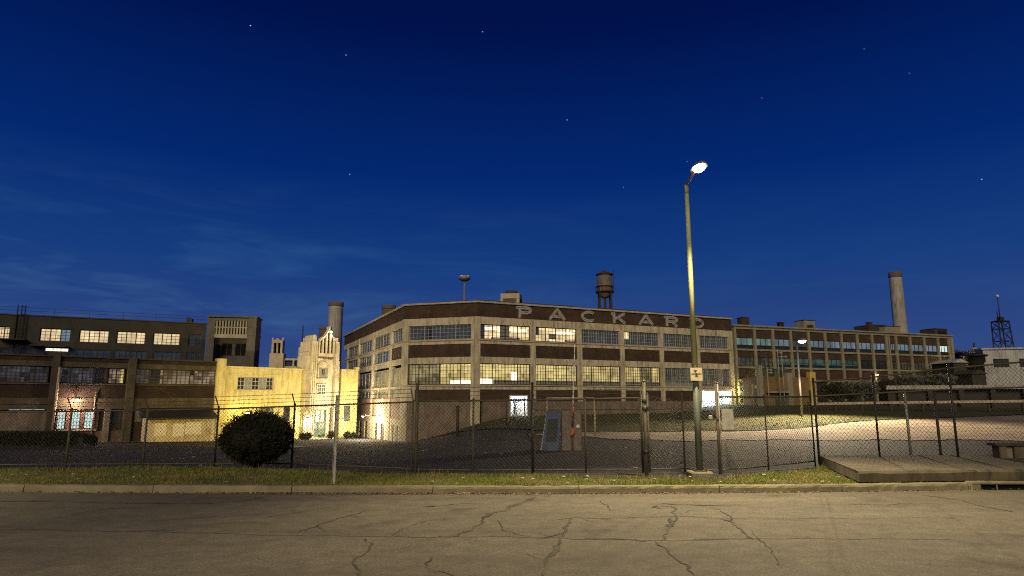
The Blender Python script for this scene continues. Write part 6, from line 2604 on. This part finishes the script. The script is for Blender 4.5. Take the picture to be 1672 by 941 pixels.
q.build('canopy', M_['concrete_wing'], ty, FT2.M)
for a_, b_, c_, d_, lab in ((1251.5, 1264.5, 617, 601, 'dark green transformer tank behind the tan enclosure wall, left of its twin'), (1270, 1289, 617, 602.5, 'pale green wide transformer tank with fins behind the tan enclosure wall')):
    s0, s1 = FT2.s(a_, 610, 1.2), FT2.s(b_, 610, 1.2)
    zt_ = FT2.z(1290, d_, 1.2)
    p = FT2.w((s0 + s1) / 2, 1.5, 0)
    t = thing('transformer', lab, 'transformer', (p.x, p.y, gz(p.x, p.y)))
    q = MB()
    q.bevel_box(s0, s1, 1.2, 2.0, gz(p.x, p.y) - .1, zt_, .05)
    q.build('tank', M_['paint_green'], t, FT2.M)
    q = MB()
    k = s0 + .1
    while k < s1 - .1:
        q.box(k, k + .05, 1.08, 1.2, zt_ - .8, zt_ - .12)
        k += .16
    q.build('cooling_fin', M_['paint_green'], t, FT2.M)
    q = MB()
    for f in (.25, .55, .8): q.lathe([(.05, 0), (.09, .05), (.05, .1), (.09, .15), (.05, .2), (.03, .3)], 8, (s0 + (s1 - s0) * f, 1.6, zt_))
    q.build('bushing', M_['metal_dark'], t, FT2.M)
for px, pt, Y, lab in ((1269, 570, 65.4, 'taller bare conduit mast in front of the tan enclosure'), (1276, 577, 65.2, 'thin conduit mast with small lamps right of the taller one'), (1252.5, 600, 65, 'short conduit mast at the left of the tan enclosure'), (1228, 628, 64, 'short pale sign stake near the wing lamp')):
    b_ = at(px, pt, Y)
    g_ = gz(b_.x, Y)
    t = thing('conduit_mast', lab, 'mast', (b_.x, Y, g_))
    q = MB()
    q.tube((b_.x, Y, g_ - .1), (b_.x, Y, b_.z), .06, 6, .04)
    q.build('shaft', M_['pipe'], t, ID)
    q = MB()
    for f in (.86, .93): 
        zz_ = g_ + (b_.z - g_) * f
        q.tube((b_.x - .02, Y, zz_), (b_.x + .3, Y - .1, zz_ + .06), .03, 5)
        q.bevel_box(b_.x + .22, b_.x + .42, Y - .2, Y - .02, zz_ - .06, zz_ + .1, .02)
    q.build('lamp_arm', M_['pipe'], t, ID)

# guard rail along the upper drive
YG = 60
g0 = [at(1322, 662, YG), at(1430, 660, YG - 1), at(1560, 658.5, YG - 2), at(1700, 657, YG - 3), at(1820, 656, YG - 3)]
t = thing('guard_rail', 'long low wooden guard rail along the upper drive behind the tall fence', 'guard rail', tuple(g0[2]))
q = MB()
for a_, b_ in zip(g0, g0[1:]):
    d = (b_ - a_).normalized()
    n_ = Vector((-d.y, d.x, 0)) * .05
    q.add([a_ - n_, b_ - n_, b_ + n_, a_ + n_, a_ - n_ + Vector((0, 0, .22)), b_ - n_ + Vector((0, 0, .22)), b_ + n_ + Vector((0, 0, .22)), a_ + n_ + Vector((0, 0, .22))],
          [(0, 3, 2, 1), (4, 5, 6, 7), (0, 1, 5, 4), (1, 2, 6, 5), (2, 3, 7, 6), (3, 0, 4, 7)])
q.build('rail', M_['paint_yellow'] if False else M_['coping'], t, ID)
for i in range(11):
    f = i / 10 * (len(g0) - 1)
    a_ = g0[min(int(f), len(g0) - 2)].lerp(g0[min(int(f), len(g0) - 2) + 1], f - min(int(f), len(g0) - 2))
    q = MB()
    q.box(a_.x - .09, a_.x + .09, a_.y + .06, a_.y + .22, gz(a_.x, a_.y) - .3, a_.z + .3)
    q.build('post', M_['metal_dark'], t, ID)

# long grey loading dock wall
D0, D1 = at(1447, 630, 66), at(1800, 622, 60)
FD = Fac(D0, D1)
dk = thing('dock_wall', 'long low grey concrete dock edge in front of the white building', 'dock wall', tuple(D0))
q = MB()
zt_ = FD.z(1500, 629.5)
zu_ = FD.z(1500, 636)
q.box(0, FD.len, 0, 6, zu_, zt_)
q.build('deck', M_['chimney'], dk, FD.M)
q = MB()
q.box(.2, FD.len, .7, 6, -.5, zu_ - .005)
for k in range(12): q.box(1 + k * 2.6, 1.4 + k * 2.6, .1, .7, -.5, zu_ - .006)
q.build('pier', M_['concrete_dark'], dk, FD.M)

# white building far right
W0 = at(1608, 600, 78)
FWh = Fac(W0, W0 + Vector((22, -6, 0)))
wb_ = thing('white_building', 'plain white flat roofed building at the far right with dark boarded windows', 'building', (W0.x, W0.y, 1.9))
wx = lambda px: FWh.s(px, 595)
wzz = lambda py: FWh.z(1640, py)
M_['white_wall'] = mat('dull_white_wall', (0.40, 0.41, 0.42), 0.9, (0.30, 0.31, 0.32), 0.8, 8, stain=(0.13, 0.13, 0.125))
q = MB()
z0w, z1w, ztw = wzz(600), wzz(586), wzz(568)
q.box(0, 20, .3, 10, 0, ztw - .2)
q.box(0, wx(1622), 0, .3, 0, ztw - .2)
q.box(wx(1648), wx(1665), 0, .3, 0, ztw - .2)
q.box(wx(1622), wx(1648), 0, .3, 0, z0w)
q.box(wx(1622), wx(1648), 0, .3, z1w, ztw - .2)
q.box(wx(1665), 20, 0, .3, z1w, ztw - .2)
q.box(wx(1665), 20, 0, .3, 0, z0w)
q.build('wall', M_['white_wall'], wb_, FWh.M)
q = MB()
q.box(-.2, 20, -.2, 10, ztw - .2, ztw)
q.build('coping', M_['white_wall'], wb_, FWh.M)
for a_, b_ in ((1622, 1648), (1665, 1690)):
    window(wb_, FWh, wx(a_), wx(b_), z0w, z1w, .18, 3, 2, 2, M_['sash_dark'], [(0, 1, M_['glass_black'])])

# lattice tower behind it
LT = at(1633, 566, 92)
Y0 = 92
t = thing('lattice_tower', 'square steel lattice tower with a whip mast, rising above the white building', 'lattice tower', (LT.x, Y0, 2))
tp = {}
zt_, zb_ = at(1633, 524, Y0).z, 2.0
xt0, xt1 = at(1631, 524, Y0).x, at(1648, 524, Y0).x
xb0, xb1 = xt0 - .15, xt1 + .6
cor = []
for i in range(4):
    sx, sy = ((0, 0), (1, 0), (1, 1), (0, 1))[i]
    cor.append((Vector((xb1 if sx else xb0, Y0 + sy * 1.7, zb_)), Vector((xt1 if sx else xt0, Y0 + .1 + sy * 1.4, zt_))))
for b_, a_ in cor:
    q = MB()
    q.tube(b_, a_, .09, 6)
    q.build('leg', M_['metal_black'], t, ID)
q = MB()
lev = [.25, .42, .58, .74, .9, 1.0]
for i in range(4):
    A0, A1 = cor[i]
    B0, B1 = cor[(i + 1) % 4]
    for k, f in enumerate(lev):
        q.tube(A0.lerp(A1, f), B0.lerp(B1, f), .05 if k < 5 else .08, 5)
        if k < 5:
            q.tube(A0.lerp(A1, f), B0.lerp(B1, lev[k + 1]), .035, 5)
            q.tube(B0.lerp(B1, f), A0.lerp(A1, lev[k + 1]), .035, 5)
q.build('bracing', M_['metal_black'], t, ID)
q = MB()
a_ = at(1641, 527, Y0)
b_ = at(1634, 484, Y0)
q.tube((a_.x - .25, Y0 + .5, a_.z), (a_.x - .25, Y0 + .5, b_.z), .1, 6, .05)
q.tube((xt0 + .1, Y0 + .3, zt_), (xt0 + .1, Y0 + .3, at(1616, 508, Y0).z), .06, 5)
q.box(a_.x - .45, a_.x + .1, Y0 + .2, Y0 + .9, zt_, zt_ + .6)
q.build('mast', M_['metal_black'], t, ID)
q = MB()
q.bevel_box(a_.x - .42, a_.x - .08, Y0 + .35, Y0 + .65, b_.z, b_.z + .3, .05)
q.build('beacon', M_['paint_white'], t, ID)

# utility poles and clutter between wing and white building
for px, pt, Y, arms, lab in ((1562, 571, 86, (575, 581), 'timber utility pole with two crossarms just right of the wing end'), (1590, 560, 84, (586, 590), 'taller utility pole with a pale insulator, above the sheds')):
    b_ = at(px, pt, Y)
    t = thing('utility_pole', lab, 'utility pole', (b_.x, Y, 2))
    q = MB()
    q.tube((b_.x, Y, 1.5), (b_.x, Y, b_.z), .17, 8, .12)
    q.build('pole', M_['bark'], t, ID)
    for py in arms:
        zz_ = at(px, py, Y).z
        q = MB()
        q.box(b_.x - .75, b_.x + .75, Y - .08, Y + .06, zz_ - .07, zz_ + .07)
        for k in (-.65, -.3, .3, .65): q.lathe([(.04, 0), (.07, .05), (.05, .14)], 6, (b_.x + k, Y, zz_ + .07))
        q.build('crossarm', M_['bark'], t, ID)
    if pt == 560:
        q = MB()
        zz_ = at(px, 570, Y).z
        q.lathe([(.1, 0), (.28, .05), (.28, .1), (.1, .16)], 10, (b_.x, Y, zz_))
        q.build('insulator', M_['paint_white'], t, ID)


def hut(label, px0, px1, pt, Y, dep, m, roofm):
    a_, b_ = at(px0, pt, Y), at(px1, pt, Y)
    t = thing('shed', label, 'shed', ((a_.x + b_.x) / 2, Y, 1.8))
    q = MB()
    q.box(a_.x, b_.x, Y, Y + dep, 1, a_.z - .3)
    q.build('wall', M_[m], t, ID)
    q = MB()
    xm = (a_.x + b_.x) / 2
    q.plate([(a_.x - .2, a_.z - .299), (b_.x + .2, a_.z - .299), (xm, a_.z + .15)], Y - .2, Y + dep + .2)
    q.build('roof', M_[roofm], t, ID)
    q = MB()
    w_ = (b_.x - a_.x)
    q.box(a_.x + w_ * .35, a_.x + w_ * .65, Y - .04, Y - .004, 1, a_.z - 1.0)
    q.build('door', M_['metal_dark'], t, ID)


hut('small dark shed right of the wing end, below the two-armed utility pole', 1556, 1577, 588, 76, 4, 'concrete_dark', 'white_wall')
hut('pale roofed shed between the utility pole and the white building', 1577, 1601, 594, 80, 4, 'white_wall', 'white_wall')
hut('dark low shed close against the white building', 1586, 1608, 606, 70, 3, 'concrete_dark', 'metal_dark')
a_ = at(1584, 592, 79)
t = thing('rooftop_hopper', 'dark hopper with railings standing over the pale roofed shed', 'hopper', (a_.x, 79, 2))
q = MB()
q.lathe([(.35, 0), (1.2, 1.2), (1.2, 1.9), (1.5, 1.95), (1.5, 2.05), (.3, 2.3)], 12, (a_.x + .6, 79, at(1584, 600, 79).z - .6))
q.build('bin', M_['metal_black'], t, ID)
q = MB()
for sx in (-.8, .8):
    for sy in (-.8, .8): q.tube((a_.x + .6 + sx, 79 + sy, 1), (a_.x + .6 + sx * .8, 79 + sy * .8, at(1584, 596, 79).z), .08, 5)
q.build('leg', M_['metal_black'], t, ID)

# shrubs along the wing foot
for k, (px, py, w_, h_, Y, m_, lab) in enumerate(((1362, 640, 40, 22, 69, 'hedge', 'dark shrub right of the yellow pillar'), (1412, 636, 42, 22, 67, 'frost', 'palest rounded shrub, in the middle of the row under the wing'),
                                               (1385, 638, 26, 24, 70, 'frost', 'narrow pale shrub behind the palest rounded one'), (1448, 632, 30, 20, 68, 'hedge', 'dark shrub at the left end of the dock edge'),
                                               (1485, 622, 50, 14, 69, 'frost', 'long pale shrub lying along the left of the dock edge'), (1535, 620, 50, 13, 68, 'frost', 'long pale shrub below the right end of the wing'))):
    c = at(px, py, Y)
    g_ = gz(c.x, Y)
    r_ = w_ / 2 / F_PX * Y
    hh2 = h_ / F_PX * Y / 2
    t = thing('shrub', lab, 'shrub', (c.x, Y, g_))
    zc = max(g_ + hh2 * .9, c.z)
    foliage(1500, (c.x, Y, zc), (r_, .9, hh2), .22, needle=False, shell=(.1, 1)).build('foliage', M_[m_], t, ID)
    q = MB()
    for j in range(5): q.tube((c.x + rnd.gauss(0, r_ * .2), Y, g_ - .1), (c.x + rnd.gauss(0, r_ * .5), Y, zc), .04, 5, .015)
    q.build('stem', M_['bark'], t, ID)
